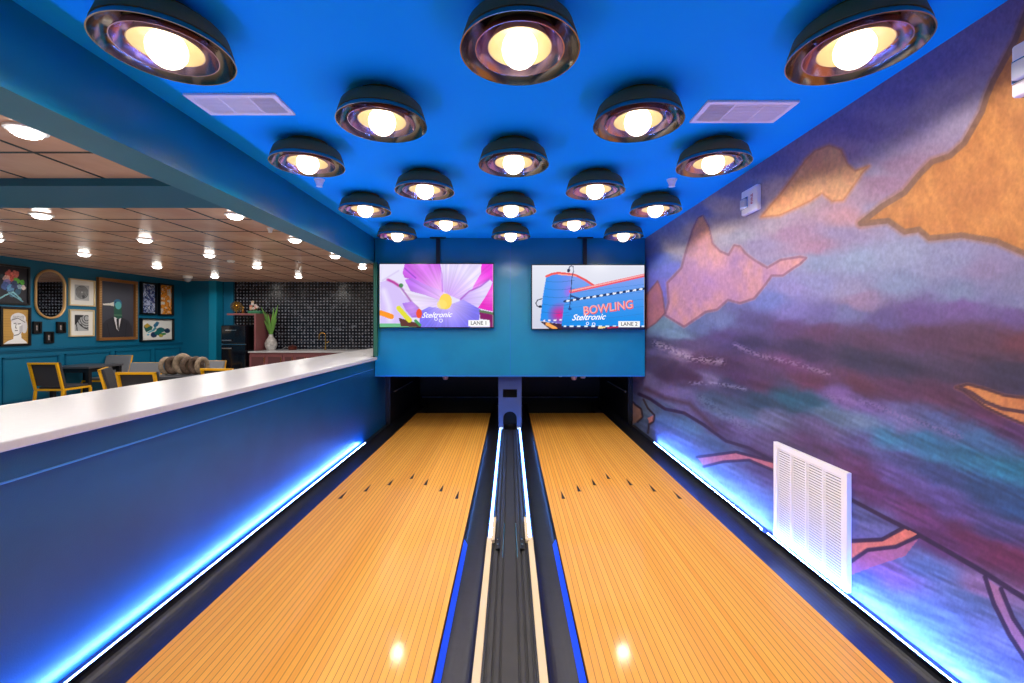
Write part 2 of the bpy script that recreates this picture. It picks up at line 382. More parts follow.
# ------------------------------------------------------------------ mural wall (paint as a colour attribute on the wall)
CP = [(1015,20,150,130,160),(1000,30,150,135,170),(940,70,140,128,170),(900,95,140,128,172),(960,90,160,150,178),(930,110,168,158,185),(900,120,158,146,178),(860,130,140,125,168),
(850,150,165,142,172),(880,150,172,162,188),(900,165,160,132,160),(880,185,165,130,160),(850,185,180,155,172),(870,170,165,155,185),(770,165,130,125,165),(740,190,140,140,175),
(700,210,140,145,180),(675,230,150,155,185),(690,232,205,190,178),(672,248,200,188,180),(715,205,212,192,178),(725,225,190,175,175),(770,190,196,176,172),(740,235,165,165,185),(770,225,172,160,180),(790,195,185,165,170),
(790,232,160,130,165),(760,245,150,140,180),(850,215,195,152,165),(880,215,150,150,190),(840,235,150,140,180),(815,245,165,130,160),(820,258,140,155,195),(860,260,148,165,200),(900,255,150,160,195),(950,262,140,145,185),(985,270,140,130,170),(1020,285,130,130,170),
(815,285,140,145,195),(850,290,150,150,190),(900,285,135,150,190),(960,295,125,140,180),(1015,300,125,130,175),(860,300,150,130,165),
(655,262,90,110,185),(665,270,110,120,205),(672,290,120,115,200),(650,250,110,120,160),(660,325,120,150,170),(675,333,130,160,190),(700,325,100,115,160),(725,318,110,125,175),(745,318,90,85,140),
(770,300,110,125,195),(790,310,125,120,190),(795,290,145,140,200),(820,312,110,105,165),(850,315,115,120,170),(880,318,95,85,140),(920,312,105,85,145),(960,308,115,92,155),(1015,315,105,85,145),
(760,320,85,78,130),(790,325,95,70,120),(820,332,98,66,105),(870,338,92,66,98),(930,335,92,62,95),(980,340,92,62,88),(1020,342,105,60,78),
(690,345,95,80,120),(720,335,88,72,125),(745,345,60,52,95),(800,350,62,52,88),(860,360,58,56,84),(900,368,62,58,86),(940,370,72,62,90),(1010,372,58,54,82),
(790,366,110,72,115),(810,380,98,60,88),(860,385,98,60,82),(900,390,92,60,92),(940,396,98,62,92),(990,415,100,60,100),(1020,430,90,60,110),
(650,345,70,62,92),(660,352,110,95,130),(680,356,140,120,150),(700,362,96,66,100),(730,365,80,55,92),(760,370,96,72,112),(760,385,88,58,90),(740,378,80,55,100),
(650,365,84,62,88),(665,372,72,48,74),(690,378,70,44,72),(712,380,120,110,150),(730,386,60,60,95),(760,400,50,78,105),(790,402,45,92,118),(815,402,40,88,115),
(648,378,118,108,142),(665,388,120,105,145),(690,396,112,104,146),(715,400,70,90,118),(720,412,84,100,130),(745,412,74,100,130),(770,420,110,115,155),(740,428,110,98,148),(770,440,95,85,125),(700,415,100,90,128),(720,430,85,70,105),
(830,412,110,135,170),(860,422,115,140,180),(840,395,125,100,165),(870,405,110,95,155),(900,418,110,110,165),(890,440,66,124,165),(930,445,62,122,166),(970,455,56,124,164),(1015,470,48,128,164),(940,425,90,105,160),(980,440,70,110,160),
(820,430,110,100,150),(860,445,92,86,140),(900,460,86,92,150),(940,475,66,84,138),(990,492,52,84,132),(1020,505,50,88,140),
(810,445,92,70,115),(850,460,100,70,118),(900,480,105,92,160),(950,505,100,88,155),(1000,530,90,88,150),(870,488,95,60,110),(920,515,108,66,118),(970,540,112,55,95),(1010,560,108,50,85),(860,475,92,55,98),(940,540,95,55,105),
(862,515,100,108,160),(880,530,108,112,165),(858,580,110,130,190),(890,570,150,120,185),(930,570,110,140,200),(970,600,110,135,180),(1000,640,125,140,190),(940,620,120,150,200),(960,660,120,140,190),(1010,670,120,135,180),(985,590,150,120,160),
(650,410,95,112,132),(668,420,90,118,145),(690,425,90,125,150),(715,442,88,115,145),(745,456,90,105,140),(680,440,110,130,165),(720,470,120,140,175),(750,500,120,140,175),(765,470,92,80,120),(760,455,80,60,95),(662,432,110,120,150)]
P1 = [(1100,-160),(1021.7,23),(1015,41),(999.7,69.6),(993.8,80),(987,96),(982,112),(964.5,143),(950,156),(932,162),(919,175),(904.5,192.8),(882.5,206),(860.5,223.5),(888.4,220.6),(904.5,231.7),(919,229.4),(929.4,238),(961.6,235),(996.7,241),(1024,253),(1100,275),(1300,300),(1300,-160)]
P2 = [(761,217),(771,205),(780,195),(794,176),(805,161),(815,151),(829,145.5),(841,150),(848,165),(855,171),(869,166),(862,173),(856,182),(843,200),(832,201),(822,193),(810,201),(795,208),(780,215)]
P3 = [(702.6,216),(708,226),(712.4,243.7),(720,251.3),(728.5,255),(734.4,245.4),(740,246.5),(745.4,253.5),(754,260),(767.3,267.8),(780.5,260),(800,256.8),(806,258),(800,264),(793.6,267.8),(782.7,275.5),(771.7,275.5),(763,287.5),(754,298.5),(740,303),(727.8,299.6),(716.8,309.5),(705.8,311.7),(684,326.6),(665,315),(668.5,303),(667.4,283),(681.7,267.8),(685,254.6),(692.7,230.5),(698,218.4)]
P4 = [(645,297),(647.7,293),(657.6,281),(662,292),(665,313),(656,322.7),(645,330)]
P5 = [(955.7,387.4),(967.5,384.5),(985,389),(1005.5,396),(1024,397.7),(1100,404),(1100,440),(1024,424),(1002.6,415),(985,406.5),(973,397.7),(964,391)]
def mural_color(x, y):
    cp = np.array(CP, float)
    # paint flows along a slightly descending direction: stretch the metric
    wx = x + 6*(vnoise(x/25, y/9, 1)-.5) ; wy = y + 7*(vnoise(x/30, y/14, 2)-.5) + 4*(vnoise(x/9, y/5, 4)-.5)
    W = np.zeros(x.shape); A = np.zeros(x.shape+(3,))
    for px, py, r, g, b in cp:
        sl = 0. if py < 330 else min(.32, (py-330)/260)
        s = .45 + .55*np.clip((px-640)/384, 0, 1)
        dx = (wx-px)/s; dy = (wy-py)/s - sl*dx
        w = 1/((dx/2.2)**2 + dy**2 + 30)**1.9
        W += w; A += w[..., None]*np.array([r,g,b])
    col = A/W[..., None]
    # streaks in the flow direction, cloudier at the top
    st = vnoise((x+y*2.)/34, (y-.35*x)/3.2, 5) - .5
    st2 = vnoise((x+y)/60, (y-.25*x)/7, 6) - .5
    k = np.clip((y-300)/60, .15, 1)
    st3 = vnoise((x+y)/40, (y-.5*x)/3.0, 8) - .5; k3 = np.clip((y-385)/30, 0, 1)*.26
    col *= (1 + k*(.12*st + .20*st2) + k3*st3)[..., None]
    # orange landmasses
    def land(poly, rgb, rgb2, line, lw, halo, la=.65, seed=1):
        m = inpoly(x+1.6*(vnoise(x/3,y/3,77)-.5), y+1.6*(vnoise(x/3,y/3,78)-.5), poly); n = vnoise(x/16, y/20, seed)*.6 + vnoise(x/5, y/8, seed+1)*.4
        d = dist(x, y, poly, True)
        put(col, (~m)*soft(d, halo)*.7, rgb)
        c = np.asarray(rgb)[None, None]*(1-n[..., None]) + np.asarray(rgb2)[None, None]*n[..., None]
        col[m] = c[m]
        put(col, np.clip((lw-d)/.9+.5, 0, 1), line, la)
    land(P1, (180,116,64), (214,150,82), (132,100,84), 2.8, 7, .85, 11)
    land(P2, (226,160,118), (240,190,130), (196,130,90), .9, 4, .6, 13)
    land(P3, (216,158,150), (168,132,190), (132,92,120), 1.1, 2.5, .75, 15)
    t = inpoly(x, y, P3)*np.clip((258-y)/30, 0, 1); put(col, t*.75, (232,168,120))
    t = inpoly(x, y, P3)*soft(np.hypot((x-712)/1.3, y-282), 30); put(col, t*.6, (160,125,195))
    land(P4, (200,128,110), (170,110,130), (120,80,100), .8, 1, .75, 17)
    land(P5, (196,124,84), (224,158,100), (70,46,62), 1.3, 3, .8, 19)
    put(col, np.clip((2.0-dist(x, y, [(961,388),(972,393),(985,402),(1003,409),(1024,412),(1100,425)]))/.9+.5, 0, 1), (74,50,70), .85)
    # light splashes
    for pl, w_, c_, a_ in (([(655,343),(672,350),(690,358),(722,362)], 3.0, (205,190,205), .6), ([(735,345),(760,356),(790,362),(828,374)], 2.2, (170,150,190), .6),
                           ([(690,383),(715,383),(745,389)], 1.6, (170,170,200), .6), ([(828,396),(870,404),(905,418),(960,436)], 3, (150,130,190), .5),
                           ([(700,398),(720,412),(750,430)], 4, (140,160,180), .35)):
        d = dist(x, y, pl); sp = (vnoise(x/1.6, y/1.3, 31) > .45)
        put(col, soft(d, w_*1.8)*sp, c_, a_)
    dk = (52,34,66)
    put(col, soft(dist(x, y, [(639,394),(650,399),(665,409),(684,413),(704,425),(726,441),(749,448),(771,460),(800,473),(851.6,500),(882,516),(917,534),(949,552),(985,573),(1013,591),(1100,645)]) - 1.6*np.clip((x-600)/300,.6,1.5), 1.2), dk, .92)
    put(col, soft(dist(x, y, [(646,389),(665,398),(690,404),(716,430)]), 4), (74,46,56), .6)
    # ribbons
    rb = [(851.6,541),(882,539.5),(903,528),(917,534),(896,546.7),(867.6,550),(851.6,561),(800,574),(800,556)]
    put(col, inpoly(x, y, rb), (236,140,118)); 
    put(col, inpoly(x, y, [(851,562),(868,551),(896,547),(919,538),(905,556),(875,566),(851,575)]), (205,120,150), .8)
    for pl in ([(790,560),(851.6,541),(882,539.5),(903,528)], [(800,572),(851.6,561),(867.6,550),(896,546.7),(919,536)]): put(col, np.clip((2.1-dist(x, y, pl))/.9+.5, 0, 1), dk, .9)
    put(col, inpoly(x, y, [(985,578),(1001,589),(1013,618),(1024,634),(1100,740),(1100,780),(1024,657),(1010,636),(994,604)]), (190,136,170), .85)
    for pl in ([(985,577),(993.8,603.6),(1009.8,635.6),(1024,657),(1100,770)], [(1001,589),(1013,618),(1024,634),(1100,735)]): put(col, np.clip((2.3-dist(x, y, pl))/.9+.5, 0, 1), dk, .9)
    put(col, inpoly(x, y, [(697,457),(713,455),(736,452),(774,462),(774,471),(749,460),(723,461.7),(704,466)]), (215,130,130), .9)
    for pl in ([(697,457),(713,455),(736,452),(774,462)], [(704,466.5),(723,461.7),(749,460),(775,471)]): put(col, np.clip((1.4-dist(x, y, pl))/.9+.5, 0, 1), dk, .85)
    put(col, inpoly(x, y, [(633,402),(635.4,404.7),(641.3,409),(642.7,417),(637.6,422),(632,424)]), (190,140,110), .9)
    put(col, inpoly(x, y, [(654.4,415),(653.7,421.5),(649,424.4),(648,418)]), (220,140,120), .9)
    for pl in ([(633,402),(635.4,404.7),(641.3,409),(642.7,417),(637.6,422)], [(643.5,399.5),(647.8,408.3),(654.4,415),(653.7,421.5),(649,424.4),(648,433)]): put(col, np.clip((.9-dist(x, y, pl))/.9+.5, 0, 1), (50,30,36), .9)
    # mottled pigment grain
    g_ = col.mean(-1, keepdims=True); col[:] = np.clip((g_ + (col-g_)*1.06)*.93 - 5, 4, 255)
    col *= (1 + .09*(vnoise(x/2.6, y/3.6, 41)-.5) + .08*(vnoise(x/1.3, y/1.8, 42)-.5))[..., None]
    return col
s_ = np.linspace(1/5.66, 1/1.12, 520)
Ys = np.concatenate([1/s_, np.linspace(1.05, Y0, 12)]); Zs = np.linspace(ZF, ZC, 620)
YY, ZZ = np.meshgrid(Ys, Zs)
Yc = np.clip(YY, 1.12, 9)
mx_ = PX + F*1.57/Yc; my_ = PY - F*ZZ/Yc
Pm = np.stack([np.full(YY.shape, XW), YY, ZZ], -1)
M_mural = paint_mat('painted_mural', .62, grain=.10, gscale=(40,45,30))
wr = paint_grid('wall_right', Pm, mural_color(mx_, my_), M_mural, kind='structure')
bk = struct('wall_right_backing', MB().box(XW+.001, XW+.1, Y0, 7.6, ZF, ZC), M_dark)

# ------------------------------------------------------------------ lanes
def lane(cx, label, side):
    w = .525
    t = thing('bowling_lane', label, 'bowling lane', (cx, 0, ZL), 0, 'bowling lanes')
    MB().box(-w, w, .45, 6.24, -.03, 0, .003).build('lane_surface', M_lane, t)
    MB().box(-w+.03, w-.03, .46, 6.2, -.225, -.0305).build('lane_base', M_black, t)
    ar = [(-.415,3.20),(-.28,3.34),(-.14,3.47),(0,3.61),(.14,3.47),(.28,3.34),(.415,3.20)]
    for ax, ay in ar:
        MB().prism([(-.0125,-.075),(.0125,-.075),(0,.075)], .0012, (ax, ay, .0), (1,0,0), (0,1,0), (0,0,1)).build('lane_arrow', M_lblack, t)
    return t
lane(-.795, 'long honey-coloured maple bowling lane on the left, ending under the flower screen', -1)
lane(.795, 'long honey-coloured maple bowling lane on the right, ending under the bowling building screen', 1)

def gutter(x0, x1, label, flip=False):
    """x0..x1 trough"""
    n = 14; pts = []
    for i in range(n+1):
        a = PI*i/n; u = (1-math.cos(a))/2
        pts.append((x0 + (x1-x0)*u, -.012 - .045*math.sin(a)**.7))
    cx = (x0+x1)/2
    top = [(x0, -.004)] + pts + [(x1, -.004)]
    prof = top + [(x1, -.1), (x0, -.1)]
    o = MB().prof([(p[0]-cx, p[1]) for p in prof], .45, 7.2).build('gutter', M_rubber)
    o.location = (cx, 0, ZL); tag(o, label, 'gutter', 'gutters beside the lanes')
    return o
gutter(-1.512, -1.324, 'black gutter channel between the left lane and the bar wall')
gutter(-.266, -.136, 'black gutter channel between the left lane and the central ball track')
gutter(.136, .266, 'black gutter channel between the right lane and the central ball track')
gutter(1.324, 1.512, 'black gutter channel between the right lane and the mural wall')
def pedestal(x0, x1, y0, y1, name, label, cat):
    o = MB().box(x0, x1, y0, y1, ZF+.001, ZL-.1005).build(name, M_black); tag(o, label, cat)
for x0, x1, w in ((-1.565,-1.324,'bar wall'),(1.324,1.565,'mural wall')):
    s = 1 if x0 > 0 else -1
    xa, xb = (1.513, 1.5685) if s > 0 else (-1.5685, -1.513)
    o = MB().box(xa, xb, .45, 5.54, ZL-.2, ZL-.012, .003).build('lane_capping', M_rubber)
    tag(o, 'black ledge capping along the foot of the '+w, 'capping')

# LED strips
def led_with_lip(s_, y0, y1, label):
    g = lambda a, b: sorted((s_*a, s_*b))
    o = MB().box(*g(1.526, 1.536), y0, y1, ZL-.0118, ZL-.0065).build('led_strip', M_led)
    MB().box(*g(1.5225, 1.5255), y0, y1, ZL-.0118, ZL-.0026).build('light_shield_lip', M_dark, o)  # lip added to keep the blue light off the lane and opposite wall
    tag(o, label, 'led strip'); return o
def led(name, x0, x1, y0, y1, z0, z1, m, label, group=None):
    o = MB().box(x0, x1, y0, y1, z0, z1).build(name, m); tag(o, label, 'led strip', group); return o
led_with_lip(-1, .5, 4.67, 'glowing blue led strip along the foot of the blue bar wall')
led_with_lip(1, 2.68, 4.68, 'glowing blue led strip at the foot of the mural, beyond the white grille')
led_with_lip(1, .5, 2.62, 'glowing blue led strip at the foot of the mural, nearer than the white grille')
# central track
t = thing('ball_return_track', 'black ribbed ball return track running between the two lanes', 'ball track', (0, 0, ZL))
mb = MB().box(-.094, .094, .45, 5.29, -.1, -.022)
mb.build('track_bed', M_track, t)
for x in (-.075, -.048, .048, .075): MB().box(x-.009, x+.009, .45, 5.29, -.022, -.010, .002).build('track_rib', M_track, t)
MB().box(-.032, .032, .45, 5.29, -.022, -.013, .003).build('track_belt', M_track, t)
for s in (-1, 1):
    MB().box(s*.115-.0205, s*.115+.0205, .45, 5.29, -.1, -.008).build('side_rail', M_rubber, t)
    MB().box(s*.117-.015, s*.117+.015, .45, 2.55, -.008, .004, .002).build('rail_cap', M_cream, t, label='cream rail cap strip')
    MB().beam((s*.035,2.75,-.008), (s*.04,2.35,-.012), .004).build('guide_wire', M_chrome, t)
    MB().box(s*.068-.012, s*.068+.012, 2.42, 2.56, -.012, .002, .003).build('track_bracket', M_dark, t)
    for yy in (2.46, 2.52): MB().lathe([(0,.006),(.005,.006),(.006,.0)], 12, (s*.068, yy, .001)).build('screw', M_chrome, t)
    MB().box(s*.098-.010, s*.098+.010, 2.5, 2.80, -.008, .012, .002).build('end_clip', M_cream, t)
for s, w in ((-1,'left'),(1,'right')):
    o = MB().tube([(0,2.56,0),(0,2.6,0),(0,5.2,0),(0,5.26,0)], .0085, 12).build('led_tube', M_led2)
    o.location = (s*.117, 0, ZL+.003); tag(o, 'glowing blue led tube on the %s rail of the central ball track' % w, 'led tube', 'led tubes of the central track')
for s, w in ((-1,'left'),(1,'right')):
    o = MB().prof([(s*.2655,-.008),(s*.246,-.042),(s*.2655,-.042)], .5, 2.55).build('gutter_glow_wedge', M_gutter_glow); o.location = (0,0,ZL)  # glowing sloped face imitates led light falling on the gutter wall
    tag(o, 'blue glowing wedge standing in for led light on the gutter beside the %s lane' % w, 'led strip')

# ball return hood between the lanes
t = thing('ball_return_hood', 'blue-grey steel ball return hood with arched opening between the lanes', 'ball return', (0, 5.30, ZL))
W = .135; hh = .66
def hood():
    mb = MB(); a = .082; y = 0; d = .012
    arch = [(a*math.cos(PI*i/12), .12 + a*math.sin(PI*i/12)) for i in range(13)]
    for s in (1, -1):
        pts = [(W*s, 0), (W*s, hh), (0, hh), (0, .12+a)]
        half = [(s*a*math.cos(PI/2*i/8), .12 + a*math.sin(PI/2*i/8)) for i in range(8, -1, -1)][1:]
        poly = [(s*W, 0), (s*W, .37), (0, .37), (0, .12+a)] + half + [(s*a, 0)]
        mb.prism(poly, d, (0,0,0), (1,0,0), (0,0,1), (0,1,0))
    b0, b1, c = .37, .47, .085
    for s in (1,-1): mb.box(min(s*c, s*W), max(s*c, s*W), 0, d, b0, b1)
    mb.box(-W, W, 0, d, b1, hh)
    for s in (1,-1): mb.box(s*W-.006, s*W+.006, d, .5, 0, hh)
    mb.box(-W, W, d, .5, hh-.02, hh)
    return mb
hood().build('hood_shell', M_steel, t)
MB().box(-W+.01, W-.01, .2, .21, .005, hh-.03).build('hood_interior', M_black, t)
for s in (-1,1): MB().box(s*.105-.022, s*.105+.022, -.05, -.001, .0, .018, .003).build('foot_bracket', M_white, t, label='pale foot bracket')
# bar and rails in the pit
o = MB().tube([(-1.45,7.25,-1.155),(1.45,7.25,-1.155)], .012, 8).build('pit_bar', mat('dull_grey_bar', (120,125,145), .4)); tag(o, 'thin grey cross bar at the back of the dark pin pit', 'bar')
for s, w in ((-1,'left'),(1,'right')):
    o = MB().tube([(s*1.488,5.66,-.83),(s*1.488,6.7,-.83)], .009, 8).build('pit_side_rail', mat('dull_grey_bar', (120,125,145), .4)); tag(o, 'thin grey rail on the %s side wall of the dark pin pit' % w, 'rail')
# hanging pins, just their bottoms show under the masking wall
pin0 = None
pinprof = [(0,0),(.025,0),(.030,.006),(.048,.07),(.052,.11),(.045,.15),(.028,.19),(.021,.215),(.024,.235),(.026,.25),(.018,.268),(0,.274)]
for px, py, w in ((437,376.3,'left lane, leftmost of three'),(445.5,379.6,'left lane, lowest of three'),(459,376.2,'left lane, rightmost of three'),
                  (560.5,376.6,'right lane, leftmost of three'),(574,380,'right lane, lowest of three'),(583,378.3,'right lane, rightmost of three')):
    Y = 6.0; x = (px-PX)/F*Y; z = -(py-PY)/F*Y
    if pin0 is None:
        pin0 = thing('hanging_pin', '', 'bowling pin', (x, Y, z), 0, 'string pins lifted above the lane ends')
        MB().lathe([(r, h) for r, h in pinprof], 24).build('pin_body', M_pin, pin0)
        MB().tube([(0,0,.272),(0,0,.5)], .002, 6).build('pin_cord', M_cord, pin0)
        r = pin0
    else: r = copy_tree(pin0)
    r.location = (x, Y, z); r['label'] = 'pale pinkish string pin lifted over the %s' % w

# ------------------------------------------------------------------ bar counter top
o = MB().box(-2.21, -1.50, Y0+.02, 4.975, -.371, -.340, .004).box(-2.21, -1.605, 4.9751, 7.6, -.371, -.340).build('bar_counter_top', M_quartz)
tag(o, 'long white quartz counter top capping the blue bar wall', 'counter top')
o = MB().box(-2.05, -1.785, 5.57, 7.55, ZF, -.3715).build('bar_cabinet', M_tealL); tag(o, 'teal base carrying the far end of the white bar counter', 'bar base')

def spot(parent, z, watts, cone, r, col):
    l = bpy.data.lights.new('bulb_light', 'SPOT'); l.energy = watts; l.spot_size = math.radians(cone); l.spot_blend = .25; l.shadow_soft_size = r; l.color = col
    o = bpy.data.objects.new('bulb_light', l); C.objects.link(o); o.parent = parent; o.location = (0, 0, z)
    return o
# ------------------------------------------------------------------ ringed dome ceiling lights
ROWS = [(.485,3),(.97,2),(1.456,3),(1.97,2),(2.47,3),(2.955,2),(3.45,3),(3.93,2),(4.43,3)]  # first entries are unseen overhead rows, added for their light
def lamp_proto():
    t = thing('dome_light', '', 'ceiling light', (0,0,ZC), 0, 'ringed dome ceiling lights')
    z = lambda v: v - ZC
    MB().lathe([(0,z(.9745)),(.120,z(.9745)),(.160,z(.968)),(.189,z(.929)),(.192,z(.929)),(.186,z(.948)),(.176,z(.978)),(.165,z(.990)),(.112,z(.994)),(.108,z(ZC-.0005)),(0,z(ZC-.0005))], 48).build('canopy', M_olive, t)
    MB().lathe([(0.1162,z(.968)),(0.1452,z(.962)),(0.1694,z(.946)),(0.1859,z(.924)),(0.1936,z(.907)),(0.1975,z(.907)),(0.1907,z(.927)),(0.1723,z(.951)),(0.1452,z(.967)),(0.1162,z(.972))], 56, closed=True).build('outer_dish', M_dish, t)
    MB().lathe([(0.0871,z(.962)),(0.1113,z(.955)),(0.1316,z(.936)),(0.1442,z(.912)),(0.1471,z(.912)),(0.1346,z(.939)),(0.1133,z(.959)),(0.0871,z(.966))], 48, closed=True).build('middle_ring', M_copper, t)
    MB().lathe([(0,z(.966)),(0.0581,z(.964)),(0.0871,z(.951)),(0.1036,z(.922)),(0.1065,z(.922)),(0.0900,z(.954)),(0.0581,z(.9685)),(0,z(.9695))], 40).build('inner_disc', M_gold, t)
    MB().lathe([(0.0213,z(.9655)),(0.0213,z(.97)),(0,z(.97))], 20).build('socket', M_brass, t)
    n = 14
    MB().lathe([(.059*math.sin(PI*i/n), z(.918)-.059*math.cos(PI*i/n)) for i in range(n+1)], 24).build('globe_bulb', M_bulb, t)
    spot(t, z(.918)-.059-.004, 16.5, 168, .05, (1.,.87,.70))
    return t
lp = lamp_proto(); first = True
ordn = {2:'front row of three',3:'first row of two',4:'second row of three',5:'second row of two',6:'third row of three',7:'last row of two',8:'farthest row of three by the screens',1:'added row of two out of view',0:'added row of three out of view'}
for i, (y, n) in enumerate(ROWS):
    for x in ((-1.135, max(.008, .05-.012*y), 1.140) if n == 3 else (-.572, .572)):
        t = lp if first else copy_tree(lp); first = False
        t.location = (x, y, ZC)
        w = 'left' if x < -.2 else ('right' if x > .1 else 'middle')
        t['label'] = 'ringed dome light with globe bulb, %s of the %s' % (w, ordn[i])

# ceiling vents
def vent(x0, x1, y0, y1, label, flip):
    cx, cy = (x0+x1)/2, (y0+y1)/2; w, h = (x1-x0)/2, (y1-y0)/2
    t = thing('ceiling_vent', label, 'air vent', (cx, cy, ZC), 0, 'white ceiling vents')
    f = .022
    MB().box(-w, w, -h, -h+f, -.010, -.0005).box(-w, w, h-f, h, -.010, -.0005).box(-w, -w+f, -h+f, h-f, -.010, -.0005).box(w-f, w, -h+f, h-f, -.010, -.0005) \
        .box(-w/3-.004, -w/3+.004, -h+f, h-f, -.010, -.0005).box(w/3-.004, w/3+.004, -h+f, h-f, -.010, -.0005).build('vent_frame', M_white, t)
    MB().box(-w+f, w-f, -h+f, h-f, -.0025, -.0006).build('vent_backing', mat('vent_dark', (60,60,66), .7), t)
    mb = MB()
    n = 14
    for k in range(n):
        y = -h+f + (2*h-2*f)*(k+.5)/n
        mb.box(-w+f, -w/3-.004 if not flip else w-f, y-.0035, y+.0020, -.009, -.003) if False else None
    # three louvre banks
    segs = [(-w+f, -w/3-.004), (-w/3+.004, w/3-.004), (w/3+.004, w-f)]
    for si, (a, b) in enumerate(segs):
        mb = MB(); dark = (si == (2 if not flip else 0))
        th = .0022 if dark else .0040
        n = 11
        for k in range(n):
            y = -h+f + (2*h-2*f)*(k+.5)/n; mb.box(a, b, y-th, y+th, -.009, -.003)
        mb.build('louvre_bank', M_white, t)
    return t
vent(-1.44, -1.034, 1.936, 2.12, 'white rectangular ceiling vent near the left beam', False)
vent(.898, 1.315, 1.996, 2.20, 'white rectangular ceiling vent near the mural wall', True)
def sprinkler(x, y, zc, label, small=False):
    t = thing('sprinkler_head', label, 'sprinkler', (x, y, zc), 0, 'ceiling sprinkler heads')
    MB().lathe([(.036,-.0005),(.034,-.008),(.018,-.012),(.0,-.012)], 24).build('escutcheon', M_white, t)
    MB().lathe([(.030,-.0125),(.024,-.03),(.018,-.044),(.022,-.050),(0,-.050)], 16).build('deflector', M_white, t)
sprinkler(-1.33, 3.07, ZC, 'white sprinkler head on the blue ceiling at the left')
sprinkler(1.13, 3.07, ZC, 'white sprinkler head on the blue ceiling at the right')
sprinkler(-2.79, 5.12, ZC2, 'white sprinkler head on the copper tile ceiling of the lounge')

# wall devices
def strobe(y0, y1, z0, z1, label):
    cy, cz = (y0+y1)/2, (z0+z1)/2; h = (z1-z0)/2; w = (y1-y0)/2
    t = thing('fire_alarm_strobe', label, 'fire alarm', (XW, cy, cz), 0, 'fire alarm strobes')
    MB().box(-.032, -.0005, -w, w, -h, h, .008).build('housing', M_white, t)
    MB().box(-.052, -.0325, w*.15, w*.8, -h*.45, h*.25, .006).build('strobe_lens', M_strobe, t)
    MB().box(-.040, -.0325, w*.0, w*.9, -h*.55, h*.36, .003).build('lens_surround', M_chrome, t)
    text('fire_lettering', 'FIRE', .036, M_red, t, (-.0330, -w*.45, 0), (0,0,1), (0,1,0))
strobe(2.745, 2.93, .735, .895, 'white wall fire alarm strobe on the mural between the two orange peaks')
strobe(1.19, 1.352, .70, .86, 'white wall fire alarm strobe cut off by the right picture edge')

# return air grille
y0, y1, z0, z1 = 2.022, 2.585, -1.222, -.672
t = thing('wall_grille', 'large white louvred return air grille at the foot of the mural', 'air grille', (XW, (y0+y1)/2, z0))
w = (y1-y0)/2; h = z1-z0; f = .028
mb = MB().box(-.022, -.0005, -w, w, 0, f).box(-.022, -.0005, -w, w, h-f, h).box(-.022, -.0005, -w, -w+f*1.3, f, h-f).box(-.022, -.0005, w-f, w, f, h-f)
mb.build('grille_frame', M_white, t)
MB().box(-.004, -.001, -w+f, w-f, f, h-f).build('grille_backing', M_dark, t)
for k in range(1, 4):
    y = -w+f*1.3 + (2*w-f*2.3)*k/4; MB().box(-.0205, -.0045, y-.004, y+.004, f, h-f).build('grille_mullion', M_white, t)
mb = MB(); n = 36
for k in range(n):
    z = f + (h-2*f)*(k+.5)/n
    mb.add([(-.020,-w+f,z-.0040),(-.020,w-f,z-.0040),(-.015,w-f,z-.0030),(-.015,-w+f,z-.0030),(-.020,-w+f,z+.0036),(-.020,w-f,z+.0036),(-.015,w-f,z+.0042),(-.015,-w+f,z+.0042)],
           [(0,1,2,3),(7,6,5,4),(0,4,5,1),(2,6,7,3),(0,3,7,4),(1,5,6,2)])
mb.build('louvre_slats', M_white, t)

# ------------------------------------------------------------------ screens
YS = 5.0
def tvpt(px, py, Y=YS): return ((px-PX)/F*Y, (PY-py)/F*Y)
def tv(x0, y0, x1, y1, src, fn, label, mount_px):
    (ax, az), (bx, bz) = tvpt(x0, y0), tvpt(x1, y1)
    cx, cz = (ax+bx)/2, (az+bz)/2; w = (bx-ax)/2; h = (az-bz)/2
    t = thing('wall_screen', label, 'television', (cx, YS, cz), 0, 'lane screens')
    e = .010
    MB().box(-w, w, .002, .05, -h, h, .004).box(-w*.5, w*.5, .05, .075, -h*.6, h*.6).build('screen_housing', M_screenblack, t)
    sx0, sy0, sx1, sy1 = src
    us = np.linspace(0, 1, 230); vs = np.linspace(0, 1, 130); U, V = np.meshgrid(us, vs)
    P = np.stack([-w+e + U*(2*w-2*e), np.full(U.shape, .0008), h-e - V*(2*h-2*e)], -1)
    col = fn(sx0 + U*(sx1-sx0), sy0 + V*(sy1-sy0))
    s = paint_grid('screen_picture', P[::-1], col[::-1], M_scr, t)
    MB().box(-.012, .012, .0, .01, -h-.006, -h+.001).build('status_lamp_housing', M_dark, t)
    mx = (mount_px-PX)/F*5.06 - cx; top = ZC - cz
    m_ = MB().box(mx-.022, mx+.022, .055, .086, h-.1, top-.012).build('ceiling_mount', M_dark, t)
    MB().box(mx-.09, mx+.09, .03, .086, top-.0115, top-.0005).build('mount_plate', M_dark, m_)
    def q(px, py):   # source picture pixel -> local x,z
        return (-w+e + (px-sx0)/(sx1-sx0)*(2*w-2*e), h-e - (py-sy0)/(sy1-sy0)*(2*h-2*e))
    k = (2*w-2*e)/(sx1-sx0)
    return t, s, q, k
M_scr = paint_mat('screen_glow', .3, emit=1.05)
